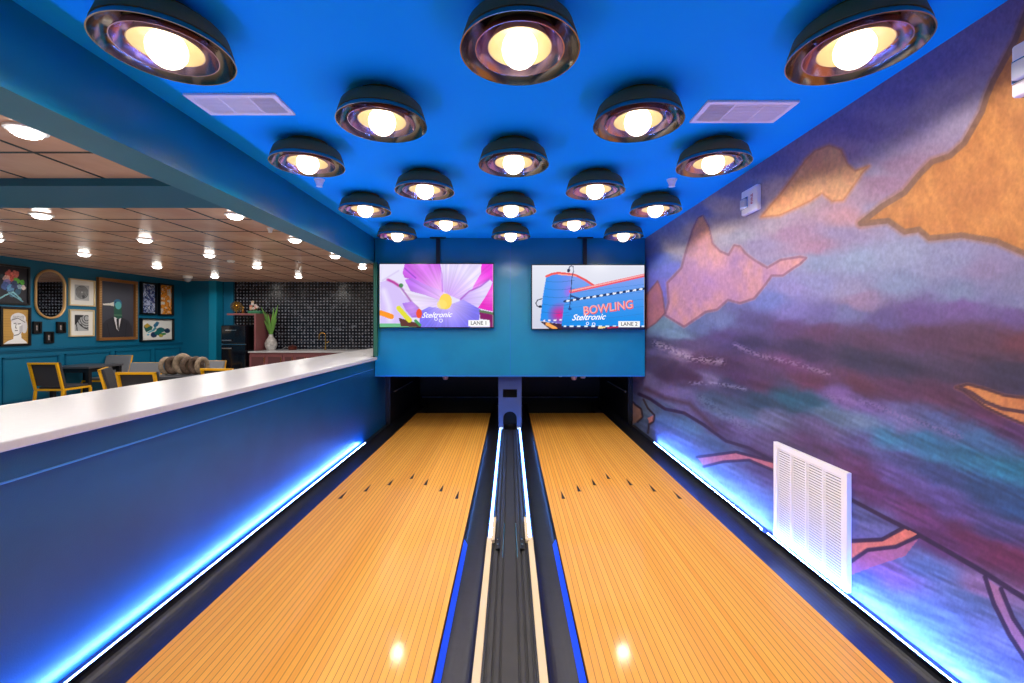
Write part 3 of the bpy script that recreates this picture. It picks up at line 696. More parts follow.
def flower(x, y):
    c = np.zeros(x.shape+(3,)) + np.array([228,222,248.])
    ang = np.arctan2(y-385, x-580); R = np.hypot(x-580, y-385)
    vein = 1 + .10*(vnoise(ang*14+40, R/400, 3)-.5) + .10*(vnoise(ang*34+90, R/300, 5)-.5)
    put(c, inpoly(x, y, [(35,75),(245,75),(200,140),(70,215),(35,230)]), (232,226,250))
    put(c, soft(dist(x, y, [(60,210),(190,130)]), 12), (205,190,235), .7)
    put(c, inpoly(x, y, [(40,225),(110,205),(180,255),(230,330),(310,395),(330,440),(250,560),(40,575)]), (212,192,246))
    put(c, soft(dist(x, y, [(110,205),(190,250),(225,290),(300,395),(350,440)]), 14), (150,70,160), .8)
    put(c, soft(dist(x, y, [(100,205),(150,225),(190,255)]), 16), (190,30,140), .85)
    put(c, np.hypot(x-210, y-253) < 18, (60,130,70), .9)
    put(c, soft(dist(x, y, [(70,300),(110,420),(120,540)]), 40), (240,235,252), .7)
    def petal(poly, a, b, cx, cy, rr):
        m = inpoly(x, y, poly); t = np.clip(np.hypot(x-cx, y-cy)/rr, 0, 1)[..., None]
        cc = np.asarray(a)*(1-t) + np.asarray(b)*t; c[m] = (cc*vein[..., None])[m]
    petal([(240,75),(530,75),(550,150),(560,320),(400,275),(300,200),(240,190),(222,150)], (240,190,245), (206,96,232), 560, 320, 300)
    petal([(850,75),(965,75),(965,330),(900,300),(790,290),(830,190)], (232,150,240), (226,60,214), 790, 290, 200)
    petal([(242,205),(300,188),(420,250),(555,300),(545,380),(400,330),(290,300),(250,260)], (230,190,250), (186,112,236), 540, 340, 280)
    petal([(540,75),(868,75),(866,150),(800,260),(700,375),(600,330),(550,300),(536,180)], (206,160,245), (228,216,252), 600, 340, 230)
    petal([(935,200),(960,225),(900,380),(850,440),(760,410),(690,375),(800,290)], (196,160,246), (224,210,252), 690, 375, 200)
    petal([(242,210),(300,320),(400,340),(560,380),(530,450),(400,460),(320,400),(240,300)], (224,200,250), (240,228,252), 560, 390, 250)
    petal([(360,470),(440,430),(540,440),(640,400),(720,370),(860,450),(850,540),(770,600),(360,600)], (214,190,250), (128,120,244), 600, 400, 230)
    petal([(220,400),(300,385),(350,440),(370,520),(300,520),(250,460)], (205,150,240), (170,120,230), 300, 440, 80)
    petal([(965,230),(965,470),(840,440),(900,350)], (246,110,226), (232,40,196), 960, 330, 120)
    put(c, soft(dist(x, y, [(930,205),(860,260),(770,300),(700,365)]), 12), (150,60,190), .8)
    put(c, soft(dist(x, y, [(240,110),(330,190)]), 9), (110,50,180), .7)
    put(c, soft(dist(x, y, [(525,75),(545,160),(550,300)]), 9), (170,80,210), .6)
    put(c, inpoly(x, y, [(850,455),(965,480),(965,600),(940,600),(935,540),(860,530)]), (130,22,100))
    put(c, dist(x, y, [(860,465),(965,485)]) < 10, (96,120,90))
    put(c, np.hypot((x-575)/52, (y-385)/66) < 1, (250,214,92)); put(c, np.hypot((x-545)/40, (y-410)/40) < 1, (248,226,120), .7)
    put(c, dist(x, y, [(45,480),(130,510)]) < 22, (250,150,40))
    put(c, dist(x, y, [(40,585),(360,585)]) < 16, (110,190,140)); put(c, inpoly(x, y, [(190,520),(380,575),(370,600),(210,590)]), (96,56,50))
    put(c, dist(x, y, [(190,440),(250,510),(280,540)]) < 20, (226,220,60)); put(c, dist(x, y, [(330,545),(365,580)]) < 12, (70,150,90))
    put(c, np.hypot((x-358)/24, (y-485)/40) < 1, (238,84,50))
    return c
def building(x, y):
    c = np.zeros(x.shape+(3,)); t = np.clip((y-80)/500, 0, 1)[..., None]
    c[:] = np.array([226,228,240.])*(1-t) + np.array([206,208,226.])*t
    tower = [(207,172),(250,150),(300,142),(400,155),(430,160),(430,300),(400,420),(330,545),(160,520),(180,330)]
    body = [(398,160),(430,158),(500,190),(575,240),(975,158),(975,590),(325,570),(345,400),(400,290)]
    m = inpoly(x, y, tower); g = np.clip((x-170)/250, 0, 1)[..., None]
    c[m] = ((np.array([24,140,236.])*(1-g) + np.array([120,140,236.])*g))[m]
    put(c, m*soft(np.hypot((x-310)/1., (y-470)), 100), (236,20,130), .95)
    put(c, m*soft(np.hypot((x-395), (y-290)), 60), (190,90,230), .8)
    m = inpoly(x, y, body); g = np.clip((y-200)/330, 0, 1)[..., None]
    c[m] = ((np.array([120,158,238.])*(1-g) + np.array([20,140,232.])*g))[m]
    for k in range(7):
        yy = 200 + k*62; put(c, inpoly(x, y, tower)*(np.abs(y-yy-12*np.sin((x-170)/80)) < 2), (20,90,170), .6)
    for k in range(6):
        put(c, inpoly(x, y, body)*(np.abs(y - (300+k*58 - (x-400)*.12)) < 1.8), (50,110,190), .5)
    put(c, dist(x, y, [(209,168),(250,150),(300,141),(400,152),(440,160),(510,195),(575,238)]) < 9, (232,82,84))
    put(c, dist(x, y, [(300,152),(400,160),(440,168)]) < 4, (250,170,150))
    put(c, dist(x, y, [(400,288),(575,250),(975,160)]) < 13, (236,76,98)); put(c, dist(x, y, [(400,284),(575,246),(975,156)]) < 5, (250,176,170))
    d = dist(x, y, [(350,366),(975,265)]); put(c, d < 9, np.array([20,50,100.])); put(c, (d < 7)*(((x//26) % 2) == 0), (236,240,250))
    put(c, inpoly(x, y, [(160,525),(330,545),(330,590),(240,590)]), (60,32,60)); put(c, dist(x, y, [(215,545),(280,580)]) < 13, (250,170,90))
    d = dist(x, y, [(190,518),(330,512)]); put(c, (d < 6)*(((x//22) % 2) == 0), (240,230,250))
    put(c, (y > 562)*(x > 330), (34,40,90)); put(c, (np.abs(y-562) < 7)*(x > 345)*(((x//28) % 2) == 0), (226,240,250))
    put(c, dist(x, y, [(620,574),(665,570)]) < 7, (250,220,150)); put(c, dist(x, y, [(690,574),(770,568)]) < 6, (170,40,80))
    put(c, dist(x, y, [(384,120),(388,95),(402,84),(418,90),(420,130),(408,180),(400,300),(390,420)]) < 3.2, (26,50,100))
    put(c, np.hypot((x-382)/12, (y-122)/14) < 1, (26,40,80)); put(c, dist(x, y, [(400,322),(470,345)]) < 6, (26,50,110)); put(c, np.hypot((x-392)/14, (y-425)/10) < 1, (26,70,150))
    put(c, dist(x, y, [(175,345),(140,355),(126,380),(135,402),(160,408)]) < 4, (40,50,80)); put(c, np.hypot((x-160)/14, (y-408)/10) < 1, (30,36,60))
    return c
def lane_label(t, s, q, k, x0, y0, x1, y1, txt):
    (a, b), (c_, d) = q(x0, y0), q(x1, y1)
    p = MB().box(a, c_, -.0012, .0004, d, b).build('lane_label', M_tlabel, s)
    text('lane_label_text', txt, abs(b-d)*.86, M_tprint, s, ((a+c_)/2, -.0016, (b+d)/2), (1,0,0), (0,0,1), bold=.0006)
t, s, q, k = tv(378.8, 263.2, 494, 328, (35,75,965,598), flower, 'wall screen showing a close-up lilac flower, above the left lane', 438)
lane_label(t, s, q, k, 762, 540, 935, 590, 'LANE 1')
a, b = q(500, 498); text('script_lettering', 'Steltronic', k*62, M_tscript, s, (a, -.0016, b), (1,0,.03), (0,0,1), shear=.45, bold=.0012)
for px, py, r in ((497,530,14),(537,544,15)):
    a, b = q(px, py); MB().lathe([(k*r,0),(k*r,.001),(k*(r-4),.001),(k*(r-4),0)], 20, (a, -.0012, b), True, Matrix.Rotation(PI/2, 3, 'X')).build('script_ornament', M_tscript, s)
t, s, q, k = tv(531.3, 264.3, 645.2, 329.6, (97,80,975,582), building, 'wall screen showing a blue bowling building, above the right lane', 585)
lane_label(t, s, q, k, 772, 522, 940, 570, 'LANE 2')
a, b = q(535, 492); text('script_lettering', 'Steltronic', k*66, M_tscript, s, (a, -.0016, b), (1,0,.03), (0,0,1), shear=.45, bold=.0013)
for px, py, r in ((530,540,12),(578,546,13)):
    a, b = q(px, py); MB().lathe([(k*r,0),(k*r,.001),(k*(r-4),.001),(k*(r-4),0)], 20, (a, -.0012, b), True, Matrix.Rotation(PI/2, 3, 'X')).build('script_ornament', M_tscript, s)
a, b = q(690, 416); text('bowling_sign_shadow', 'BOWLING', k*92, M_tred, s, (a+k*4, -.0014, b-k*4), (1,0,.14), (-.05,0,1), bold=.0052, sx=.92)
text('bowling_sign_lettering', 'BOWLING', k*92, M_tpink, s, (a, -.0026, b), (1,0,.14), (-.05,0,1), bold=.0008, sx=.92)

# ------------------------------------------------------------------ lounge ceiling lights
def down_proto():
    t = thing('lounge_downlight', '', 'ceiling light', (0,0,ZC2), 0, 'lounge ceiling downlights')
    MB().lathe([(.095,-.0005),(.095,-.012),(.075,-.018),(.070,-.018),(.070,-.0006)], 28).build('trim_ring', M_white, t)
    MB().lathe([(.070,-.015),(.066,-.032),(.045,-.045),(0,-.050)], 28).build('light_lens', M_down, t)
    spot(t, -.055, 44, 170, .05, (1.,.95,.88))
    return t
dl = down_proto(); first = True
cols = [(-2.81,'column beside the blue beam',[1.3,2.556,4.50,5.75,7.07,8.38]), (-4.77,'middle column',[1.3,2.556,4.48,5.75,6.98,8.30,9.92]), (-6.66,'column nearest the picture wall',[5.69,6.88,8.30,9.92])]  # unseen nearest ones by the beam and in the middle added for light
nth = ['nearest','second','third','fourth','fifth','sixth','farthest']
for x, cn, yy in cols:
    for i, y in enumerate(yy):
        t = dl if first else copy_tree(dl); first = False
        t.location = (x, y, ZC2); t['label'] = 'glowing round lounge downlight, %s of the %s' % (nth[i] if i < len(yy)-1 else 'farthest', cn)
# dome camera and small devices
t = thing('dome_camera', 'white dome security camera hanging from the lounge ceiling near the pictures', 'security camera', (-7.25, 9.9, ZC2))
MB().lathe([(.09,-.0005),(.09,-.05),(.07,-.055),(0,-.055)], 28).build('camera_base', M_white, t)
MB().lathe([(.07,-.0555),(.068,-.09),(.045,-.125),(0,-.14)], 24).build('camera_dome', mat('grey_dome', (150,155,165), .15), t)
MB().lathe([(.02,-.14),(.018,-.15),(0,-.152)], 12).build('camera_lens', M_dark, t)
t = thing('smoke_detector', 'small white smoke detector on the lounge ceiling between the downlights', 'smoke detector', (-4.82, 7.6, ZC2))
MB().lathe([(.06,-.0005),(.06,-.02),(.045,-.032),(0,-.034)], 24).build('detector_body', M_white, t)
MB().lathe([(.014,-.0335),(.012,-.038),(0,-.039)], 12).build('test_button', mat('light_grey', (180,184,190), .5), t)

# ------------------------------------------------------------------ pictures on the left wall
def wl(px, py):
    Y = F*8.17/(PX-px); return Y, (PY-py)/F*Y
def picture(name, label, px0, px1, pt, pb, frame_m, fw, art=None, art_m=None, mat_in=0., depth=.035, nx=60, ref=None, cat='picture'):
    ya, _ = wl(px0, 300); yb, _ = wl(px1, 300); pm = (px0+px1)/2 if ref is None else ref
    _, zt = wl(pm, pt); _, zb = wl(pm, pb)
    cy, cz = (ya+yb)/2, (zt+zb)/2; w = (yb-ya)/2; h = (zt-zb)/2
    t = thing(name, label, cat, (XLW, cy, cz), 0, None)
    MB().box(.0005, depth, -w, -w+fw, -h, h).box(.0005, depth, w-fw, w, -h, h).box(.0005, depth, -w+fw, w-fw, h-fw, h).box(.0005, depth, -w+fw, w-fw, -h, -h+fw).build('frame', frame_m, t)
    iw, ih = w-fw, h-fw
    MB().box(.0005, .012, -iw, iw, -ih, ih).build('backing_board', M_white, t)
    aw, ah = iw-mat_in, ih-mat_in
    if art is not None:
        ny = int(nx*ah/aw)
        U, V = np.meshgrid(np.linspace(0,1,nx), np.linspace(0,1,ny))
        P = np.stack([np.full(U.shape, .014), -aw + U*2*aw, ah - V*2*ah], -1)
        paint_grid('artwork', P[::-1], art(U, V)[::-1], M_art, t)
    return t, iw, ih
M_art = paint_mat('printed_art', .5)
def art_flowers(u, v):
    c = np.zeros(u.shape+(3,)) + np.array([26,26,40.])
    for x, y, r, col in ((.42,.22,.13,(236,120,110)),(.6,.2,.12,(240,130,120)),(.36,.33,.12,(244,200,190)),(.52,.33,.1,(226,100,90)),(.66,.38,.1,(110,214,70)),(.83,.4,.08,(90,200,60)),(.35,.45,.1,(120,110,180)),
                         (.3,.55,.13,(60,90,160)),(.45,.6,.12,(90,150,200)),(.6,.5,.12,(44,60,110)),(.75,.55,.08,(140,180,200)),(.88,.55,.07,(240,220,215)),(.7,.68,.1,(40,90,120)),(.2,.28,.06,(60,80,90)),(.5,.75,.1,(60,110,140))):
        n = vnoise(u*14, v*16, int(x*100)); put(c, (np.hypot(u-x, (v-y)*1.1) < r*(.75+.5*n)), col, .9)
    put(c, dist(u, v, [(.05,.95),(.3,.8),(.55,.7),(.8,.9)]) < .02, (130,190,200)); put(c, dist(u, v, [(.4,.72),(.85,.95)]) < .018, (110,170,190))
    c *= (1+.35*(vnoise(u*30, v*34, 9)-.5))[..., None]; return c
def art_bust(u, v):
    n = ((v*22) % 1 < .25); c = np.zeros(u.shape+(3,)) + np.array([196,152,74.]); put(c, n, (150,110,56), .7)
    put(c, inpoly(u, v, [(.05,1),(.2,.92),(.42,.86),(.44,.72),(.72,.66),(.74,.84),(.92,.94),(.97,1)]), (244,244,246))
    put(c, np.hypot((u-.58)/.24, (v-.45)/.33) < 1, (242,242,244)); put(c, np.hypot((u-.62)/.30, (v-.28)/.17) < 1, (226,226,232)); put(c, np.hypot((u-.85)/.12, (v-.5)/.2) < 1, (216,216,224))
    for k in range(9): put(c, dist(u, v, [(.40+.05*k, .30-.02*(4-abs(k-4))), (.43+.05*k, .20)]) < .008, (120,120,130))
    put(c, dist(u, v, [(.36,.32),(.6,.26),(.88,.38)]) < .012, (90,90,100))
    for p in ([(.44,.42),(.52,.41)],[(.60,.43),(.70,.42)],[(.53,.44),(.50,.54),(.55,.55)],[(.49,.62),(.59,.62)],[(.45,.76),(.6,.74),(.72,.68)]): put(c, dist(u, v, p) < .012, (70,70,80))
    put(c, inpoly(u, v, [(.66,.5),(.78,.46),(.78,.64),(.66,.72)]), (170,170,182), .7); return c
def art_bw(seed):
    def f(u, v):
        c = np.zeros(u.shape+(3,)) + np.array([235,234,230.]); m = (np.abs(u-.5) < .30)*(np.abs(v-.5) < .32)
        put(c, m, (176,180,184))
        for r in (.07,.13,.19,.25): put(c, m*(np.abs(np.hypot(u-(.5 if seed == 1 else .72), v-(.48 if seed == 1 else .3)) - r*(1 if seed == 1 else 1.6)) < .018), (40,44,52))
        if seed == 1: put(c, m*(np.hypot(u-.56, v-.66) < .06), (60,64,70))
        else:
            put(c, m*inpoly(u, v, [(.2,.18),(.6,.18),(.42,.3),(.3,.5),(.2,.6)]), (30,32,38)); put(c, m*(dist(u, v, [(.25,.4),(.3,.8)]) < .02), (30,32,38)); put(c, m*(dist(u, v, [(.45,.55),(.6,.7),(.8,.76)]) < .02), (40,42,48))
        return c
    return f
def art_duck(u, v):
    c = np.zeros(u.shape+(3,)) + np.array([72,74,88.]); c *= (1.06-.25*v)[..., None]
    put(c, inpoly(u, v, [(.03,1),(.05,.78),(.16,.70),(.38,.63),(.5,.6),(.62,.63),(.84,.70),(.94,.80),(.97,1)]), (46,46,56))
    put(c, inpoly(u, v, [(.40,.62),(.62,.62),(.60,.74),(.54,.90),(.47,.84),(.41,.72)]), (226,226,230)); put(c, inpoly(u, v, [(.47,.66),(.55,.66),(.55,.82),(.52,.90),(.49,.82)]), (30,30,40))
    put(c, inpoly(u, v, [(.39,.64),(.46,.80),(.50,.90),(.44,.88),(.34,.72)]), (40,40,48)); put(c, inpoly(u, v, [(.62,.63),(.57,.78),(.52,.92),(.60,.86),(.68,.72)]), (40,40,48))
    put(c, dist(u, v, [(.2,.75),(.28,.98)]) < .008, (30,30,38)); put(c, dist(u, v, [(.78,.74),(.74,.98)]) < .008, (30,30,38))
    put(c, inpoly(u, v, [(.40,.42),(.62,.42),(.64,.64),(.54,.67),(.40,.63)]), (40,92,78)); put(c, np.hypot((u-.51)/.12, (v-.38)/.075) < 1, (44,110,150)); put(c, np.hypot((u-.53)/.09, (v-.42)/.07) < 1, (90,180,186))
    put(c, inpoly(u, v, [(.40,.36),(.30,.385),(.08,.405),(.10,.43),(.30,.43),(.40,.44)]), (226,224,216)); put(c, np.hypot(u-.45, (v-.36)*1.3) < .014, (10,10,14))
    put(c, inpoly(u, v, [(.40,.585),(.63,.585),(.64,.61),(.40,.61)]), (90,130,100), .8); return c
def art_mosaic(pal, seed):
    def f(u, v):
        n = np.clip((vnoise(u*7, v*13, seed)-.5)*1.9+.5, 0, .999)*5; a = n.astype(int); c = np.zeros(u.shape+(3,))
        for i, p in enumerate(pal): c[a == i] = p
        b = vnoise(u*17, v*28, seed+3) > .66; put(c, b, pal[(seed+1) % 5], .8)
        for r in (.1, .17): put(c, np.abs(np.hypot(u-.5, (v-.45)*1.9) - r*1.6) < .025, pal[0]); return c
    return f
def art_botanic(u, v):
    c = np.zeros(u.shape+(3,)) + np.array([236,236,232.])
    for p, col in (([(.08,.35),(.22,.22),(.36,.36),(.34,.5),(.16,.62)], (34,100,90)), ([(.08,.3),(.2,.18),(.3,.3),(.16,.42)], (190,160,60)), ([(.38,.28),(.5,.08),(.58,.14),(.52,.32),(.42,.4)], (40,110,150)), ([(.36,.5),(.44,.36),(.5,.42),(.4,.58)], (70,150,170)), ([(.2,.62),(.36,.5),(.4,.56),(.24,.66)], (90,180,200))):
        put(c, inpoly(u, v, p), col)
    for x, y, rx, ry, col in ((.62,.52,.14,.13,(20,96,104)),(.84,.56,.10,.12,(20,52,84)),(.40,.75,.10,.14,(24,50,90)),(.54,.66,.12,.12,(20,110,110)),(.63,.8,.07,.08,(180,170,60)),(.22,.74,.04,.05,(110,190,220)),(.72,.72,.08,.06,(60,140,80))):
        put(c, np.hypot((u-x)/rx, (v-y)/ry) < 1, col)
    return c
def art_tiny(u, v):
    c = np.zeros(u.shape+(3,)) + np.array([14,14,18.]); put(c, np.hypot((u-.5)/.13, (v-.35)/.12) < 1, (190,170,160)); put(c, inpoly(u, v, [(.36,.42),(.62,.42),(.66,.8),(.4,.84)]), (150,146,150)); return c
t, _, _ = picture('framed_painting', 'dark floral still life painting with pink and green blooms above the bust picture', -6, 30.2, 265, 304.5, M_blackframe, .03, art_flowers, ref=12, nx=90)
picture('framed_print', 'print of a white marble bust on a gold ground in a black frame', .5, 31.2, 306.8, 346, M_blackframe, .035, art_bust, ref=14, nx=90)
# oval mirror
ya, _ = wl(35, 300); yb, _ = wl(66.3, 300); _, zt = wl(50.5, 269.5); _, zb = wl(50.5, 319)
t = thing('oval_mirror', 'tall pill-shaped mirror in a thin gold frame between the pictures', 'mirror', (XLW, (ya+yb)/2, (zt+zb)/2))
w = (yb-ya)/2; h = (zt-zb)/2
def pill(r, hh, n=20):
    return [(r*math.cos(PI*i/n), hh-r0 + r*math.sin(PI*i/n)) for i in range(n+1)] + [(r*math.cos(PI+PI*i/n), -(hh-r0) + r*math.sin(PI+PI*i/n)) for i in range(n+1)]
r0 = w
ring = pill(w-.018, h)
MB().tube([(.022, y, z) for y, z in ring] + [(.022, ring[0][0], ring[0][1])], .020, 8).build('mirror_frame', M_goldframe, t)
MB().prism(pill(w-.02, h), .012, (.004,0,0), (0,1,0), (0,0,1), (1,0,0)).build('mirror_glass', mat('mirror_silver', (205,210,215), .02, metal=1.), t)
for a, b_, c_, d, l in ((33.6,42,321.5,333.6,'left of the trio under the mirror'),(57.3,66,321.8,333,'right of the trio under the mirror'),(45.2,54.2,331.5,343.3,'lowest of the trio under the mirror')):
    picture('framed_print', 'small black framed portrait print, '+l, a, b_, c_, d, M_blackframe, .03, art_tiny, nx=24)
picture('framed_print', 'white matted swirl print in a champagne frame, upper of the pair beside the mirror', 69.5, 95.4, 279.5, 306, M_champagne, .022, art_bw(1), nx=70)
picture('framed_print', 'white matted arc print in a champagne frame, lower of the pair beside the mirror', 69.8, 94.6, 309.6, 336.4, M_champagne, .022, art_bw(2), nx=70)
t, iw, ih = picture('framed_painting', 'large portrait of a duck-headed figure in a dark suit, carved bronze frame', 97.8, 136.6, 279.5, 340, M_brownfr, .06, art_duck, depth=.06, nx=110)
mb = MB(); 
for s in (-1, 1):
    for k in range(34): mb.box(.058, .066, s*(iw+.03)-.022, s*(iw+.03)+.022, -ih+2*ih*k/34+.004, -ih+2*ih*(k+.6)/34)
mb.build('frame_beading', M_goldframe, t)
bl = [(24,44,110),(220,226,236),(60,110,180),(16,20,50),(180,190,220)]; orr = [(230,140,30),(60,40,34),(240,158,44),(234,144,36),(214,210,200)]
picture('framed_print', 'tall blue and white abstract print in a black frame', 140.6, 156.8, 282.5, 314.6, M_blackframe, .035, art_mosaic(bl, 4), depth=.06, nx=50)
picture('framed_print', 'tall orange abstract print in a black frame', 158.6, 173, 284, 315.4, M_blackframe, .03, art_mosaic(orr, 7), depth=.06, nx=50)
picture('framed_print', 'wide white print of blue and green leaves in a black frame', 140.4, 173.4, 318.4, 341, M_blackframe, .03, art_botanic, depth=.06, nx=90)

# ------------------------------------------------------------------ lounge furniture
def chair_proto(fab):
    """origin on the floor under the seat; faces +Y (back at -Y)"""
    t = thing('dining_chair', '', 'chair', (0,0,ZF), 0, 'yellow framed lounge chairs')
    w = .225; th = .03; sh = .45
    MB().box(-w+.02, w-.02, -.20, .23, sh-.02, sh+.02, .012).build('seat', fab, t)
    MB().beam((-w,.24,sh-.03),(w,.24,sh-.03), th).beam((-w,.24,sh-.03),(-w,-.23,sh-.03), th).beam((w,.24,sh-.03),(w,-.23,sh-.03), th).beam((-w,-.23,sh-.03),(w,-.23,sh-.03), th).build('seat_frame', M_yellow, t)
    mb = MB().beam((-w,-.23,sh-.03),(-w,-.33,.86), th).beam((w,-.23,sh-.03),(w,-.33,.86), th).beam((-w-th/2,-.33,.86),(w+th/2,-.33,.86), th)
    mb.build('back_frame', M_yellow, t)
    ww = w+.018
    MB().add([(-ww,-.214,sh+.03),(ww,-.214,sh+.03),(ww,-.310,.872),(-ww,-.310,.872),(-ww,-.184,sh+.03),(ww,-.184,sh+.03),(ww,-.280,.872),(-ww,-.280,.872)],
        [(0,1,2,3),(7,6,5,4),(0,4,5,1),(1,5,6,2),(2,6,7,3),(3,7,4,0)]).build('backrest', fab, t)
    for sx in (-1, 1):
        MB().beam((sx*w,.24,sh-.045),(sx*w,.24,0), th).build('leg', M_yellow, t)
        MB().beam((sx*w,-.23,sh-.045),(sx*w,-.27,0), th).build('leg', M_yellow, t)
    return t
cA = chair_proto(M_charc); cA.location = (-7.54, 7.43, ZF); cA['label'] = 'yellow framed charcoal chair at the small table by the picture wall, nearest the viewer'
cB = chair_proto(M_greyfab); cB.location = (-5.86, 6.80, ZF); cB.rotation_euler = (0,0,PI); cB['label'] = 'grey backed chair on the far side of the long table, left of the wooden chain'
dup(cB, (-7.92, 8.62, ZF), PI, 'grey backed chair at the far end of the small table by the picture wall')
dup(cA, (-5.40, 6.32, ZF), -1.0, 'yellow framed chair turned sideways at the left end of the long table')
dup(cA, (-4.78, 5.93, ZF), .05, 'yellow framed dark chair on the near side of the long table')
dup(cB, (-5.10, 7.20, ZF), PI, 'grey backed chair behind the right end of the wooden chain')
dup(cA, (-4.04, 6.44, ZF), -.10, 'yellow topped chair on the near side, right end of the long table')
dup(cB, (-3.55, 7.35, ZF), PI/2+.3, 'grey chair with a yellow post at the far right end of the long table')
def table(x0, x1, y0, y1, label, legs):
    t = thing('dining_table', label, 'table', ((x0+x1)/2, (y0+y1)/2, ZF), 0, 'lounge tables')
    w, d = (x1-x0)/2, (y1-y0)/2
    MB().box(-w, w, -d, d, .715, .75, .004).build('tabletop', M_table, t)
    for sx in (-1,1):
        for sy in (-1,1): MB().box(sx*(w-.05)-.03, sx*(w-.05)+.03, sy*(d-.05)-.03, sy*(d-.05)+.03, 0, .7145).build('leg', M_dark, t)
    MB().box(-w+.08, w-.08, -d+.03, d-.03, .64, .7145).build('apron', M_dark, t)
table(-8.15, -7.42, 7.75, 8.45, 'small dark table against the teal picture wall', 4)
table(-5.15, -3.85, 6.2, 6.82, 'long dark grey table carrying the carved wooden chain', 4)
# wooden chain ornament
t = thing('wooden_chain', 'carved weathered wooden chain ornament lying on the long table', 'ornament', (-4.77, 6.45, -.70)); t.scale = (.92,.92,.95)
def link(cx, r, ax, m, name, R=.085):
    pts = []
    for k in range(21):
        a = 2*PI*k/20; p = Vector((math.cos(a)*R, 0, math.sin(a)*R*1.25)); p.rotate(Matrix.Rotation(ax, 3, 'Z')); pts.append(Vector((cx, 0, R*1.25+r)) + p)
    MB().tube(pts, r, 10).build(name, m, t)
link(-.29, .034, PI/2*.8, M_wood, 'chain_link'); link(-.18, .046, .15, M_wooddark, 'chain_link', .08); link(-.03, .048, .2, M_wood, 'chain_link', .095)
link(.06, .044, PI/2*.7, M_wooddark, 'chain_link', .08); link(.18, .044, .1, M_wooddark, 'chain_link', .08); link(.28, .034, PI/2*.8, M_wood, 'chain_link')

# kitchen run
def kb(px, Y): return (px-PX)/F*Y
t = thing('refrigerator', 'glossy black retro refrigerator with chrome trim in the kitchen corner', 'refrigerator', (kb(233,10.5), 10.5, ZF))
MB().box(-.29, .30, .06, .62, .04, 1.5, .04).build('body', M_fridge, t)
MB().box(-.29, .30, 0, .058, .07, 1.02, .02).build('door', M_fridge, t); MB().box(-.29, .30, 0, .058, 1.05, 1.49, .02).build('freezer_door', M_fridge, t)
MB().box(-.30, .305, -.006, .02, 1.025, 1.045).build('chrome_band', M_chrome, t)
for z in (.93, 1.12): MB().box(-.26, -.02, -.03, -.001, z, z+.03, .008).build('door_handle', M_chrome, t)
MB().box(-.18, .08, -.008, -.0005, 1.36, 1.385).build('badge_strip', M_chrome, t)
for sx in (-.22,.22): MB().lathe([(.02,0),(.02,.04)], 12, (sx,.1,0)).build('foot', M_dark, t)
t = thing('fridge_surround', 'dusty rose shelf and side panel wrapped around the refrigerator', 'shelf unit', (-6.5, 10.5, ZF))
xa, xb = kb(227,10.5)+6.5, .44
MB().box(xa, xb, .0, .68, 1.735, 1.775).build('top_shelf', M_rose, t)
MB().box(xb-.045, xb, .0, .68, .882, 1.7345).build('side_panel', M_rose, t)
# base cabinets
x0 = kb(264.5,10.5)+.003; zt = -.59
units = [(x0, x0+.62), (x0+.622, x0+1.26), (x0+1.262, x0+1.90), (x0+1.902, x0+2.54), (x0+2.542, x0+3.1)]
x0 = kb(250, 10.5)
units = [(-6.10, kb(289,10.6)), (kb(289.2,10.6), kb(300,10.6)), (kb(300.2,10.6), kb(325,10.6)), (kb(325.2,10.6), kb(350,10.6)), (kb(350.2,10.6), -2.8)]
for i, (a, b_) in enumerate(units):
    t = thing('base_cabinet', ['dusty rose base cabinet under the vase','narrow dusty rose cabinet between vase and pot','dusty rose base cabinet left of the brass faucet','dusty rose base cabinet under the brass faucet','dusty rose base cabinet at the far right of the kitchen run'][i], 'cabinet', (a, 10.29, ZF), 0, 'dusty rose base cabinets')
    w = b_-a
    MB().box(0, w, .02, .9, .08, .848).build('carcass', M_rose, t); MB().box(.02, w-.02, .06, .6, 0, .0795).build('plinth', M_dark, t)
    nd = 2 if w > .5 else 1
    for k in range(nd):
        u0, u1 = w*k/nd+.004, w*(k+1)/nd-.004
        d = MB().box(u0, u1, 0, .0195, .09, .80, .002).build('door', M_rose, t)
        MB().box(u0+.05, u1-.05, -.003, -.0002, .14, .75).build('door_panel', M_rosed, d)
        MB().box(u1-.035, u1-.022, -.02, -.0005, .62, .74).build('handle', M_brass, d)
o = MB().box(-6.11, -2.79, 10.26, 11.245, -.60, -.57, .003).build('kitchen_worktop', M_quartz); tag(o, 'white worktop along the black mosaic kitchen wall', 'worktop')
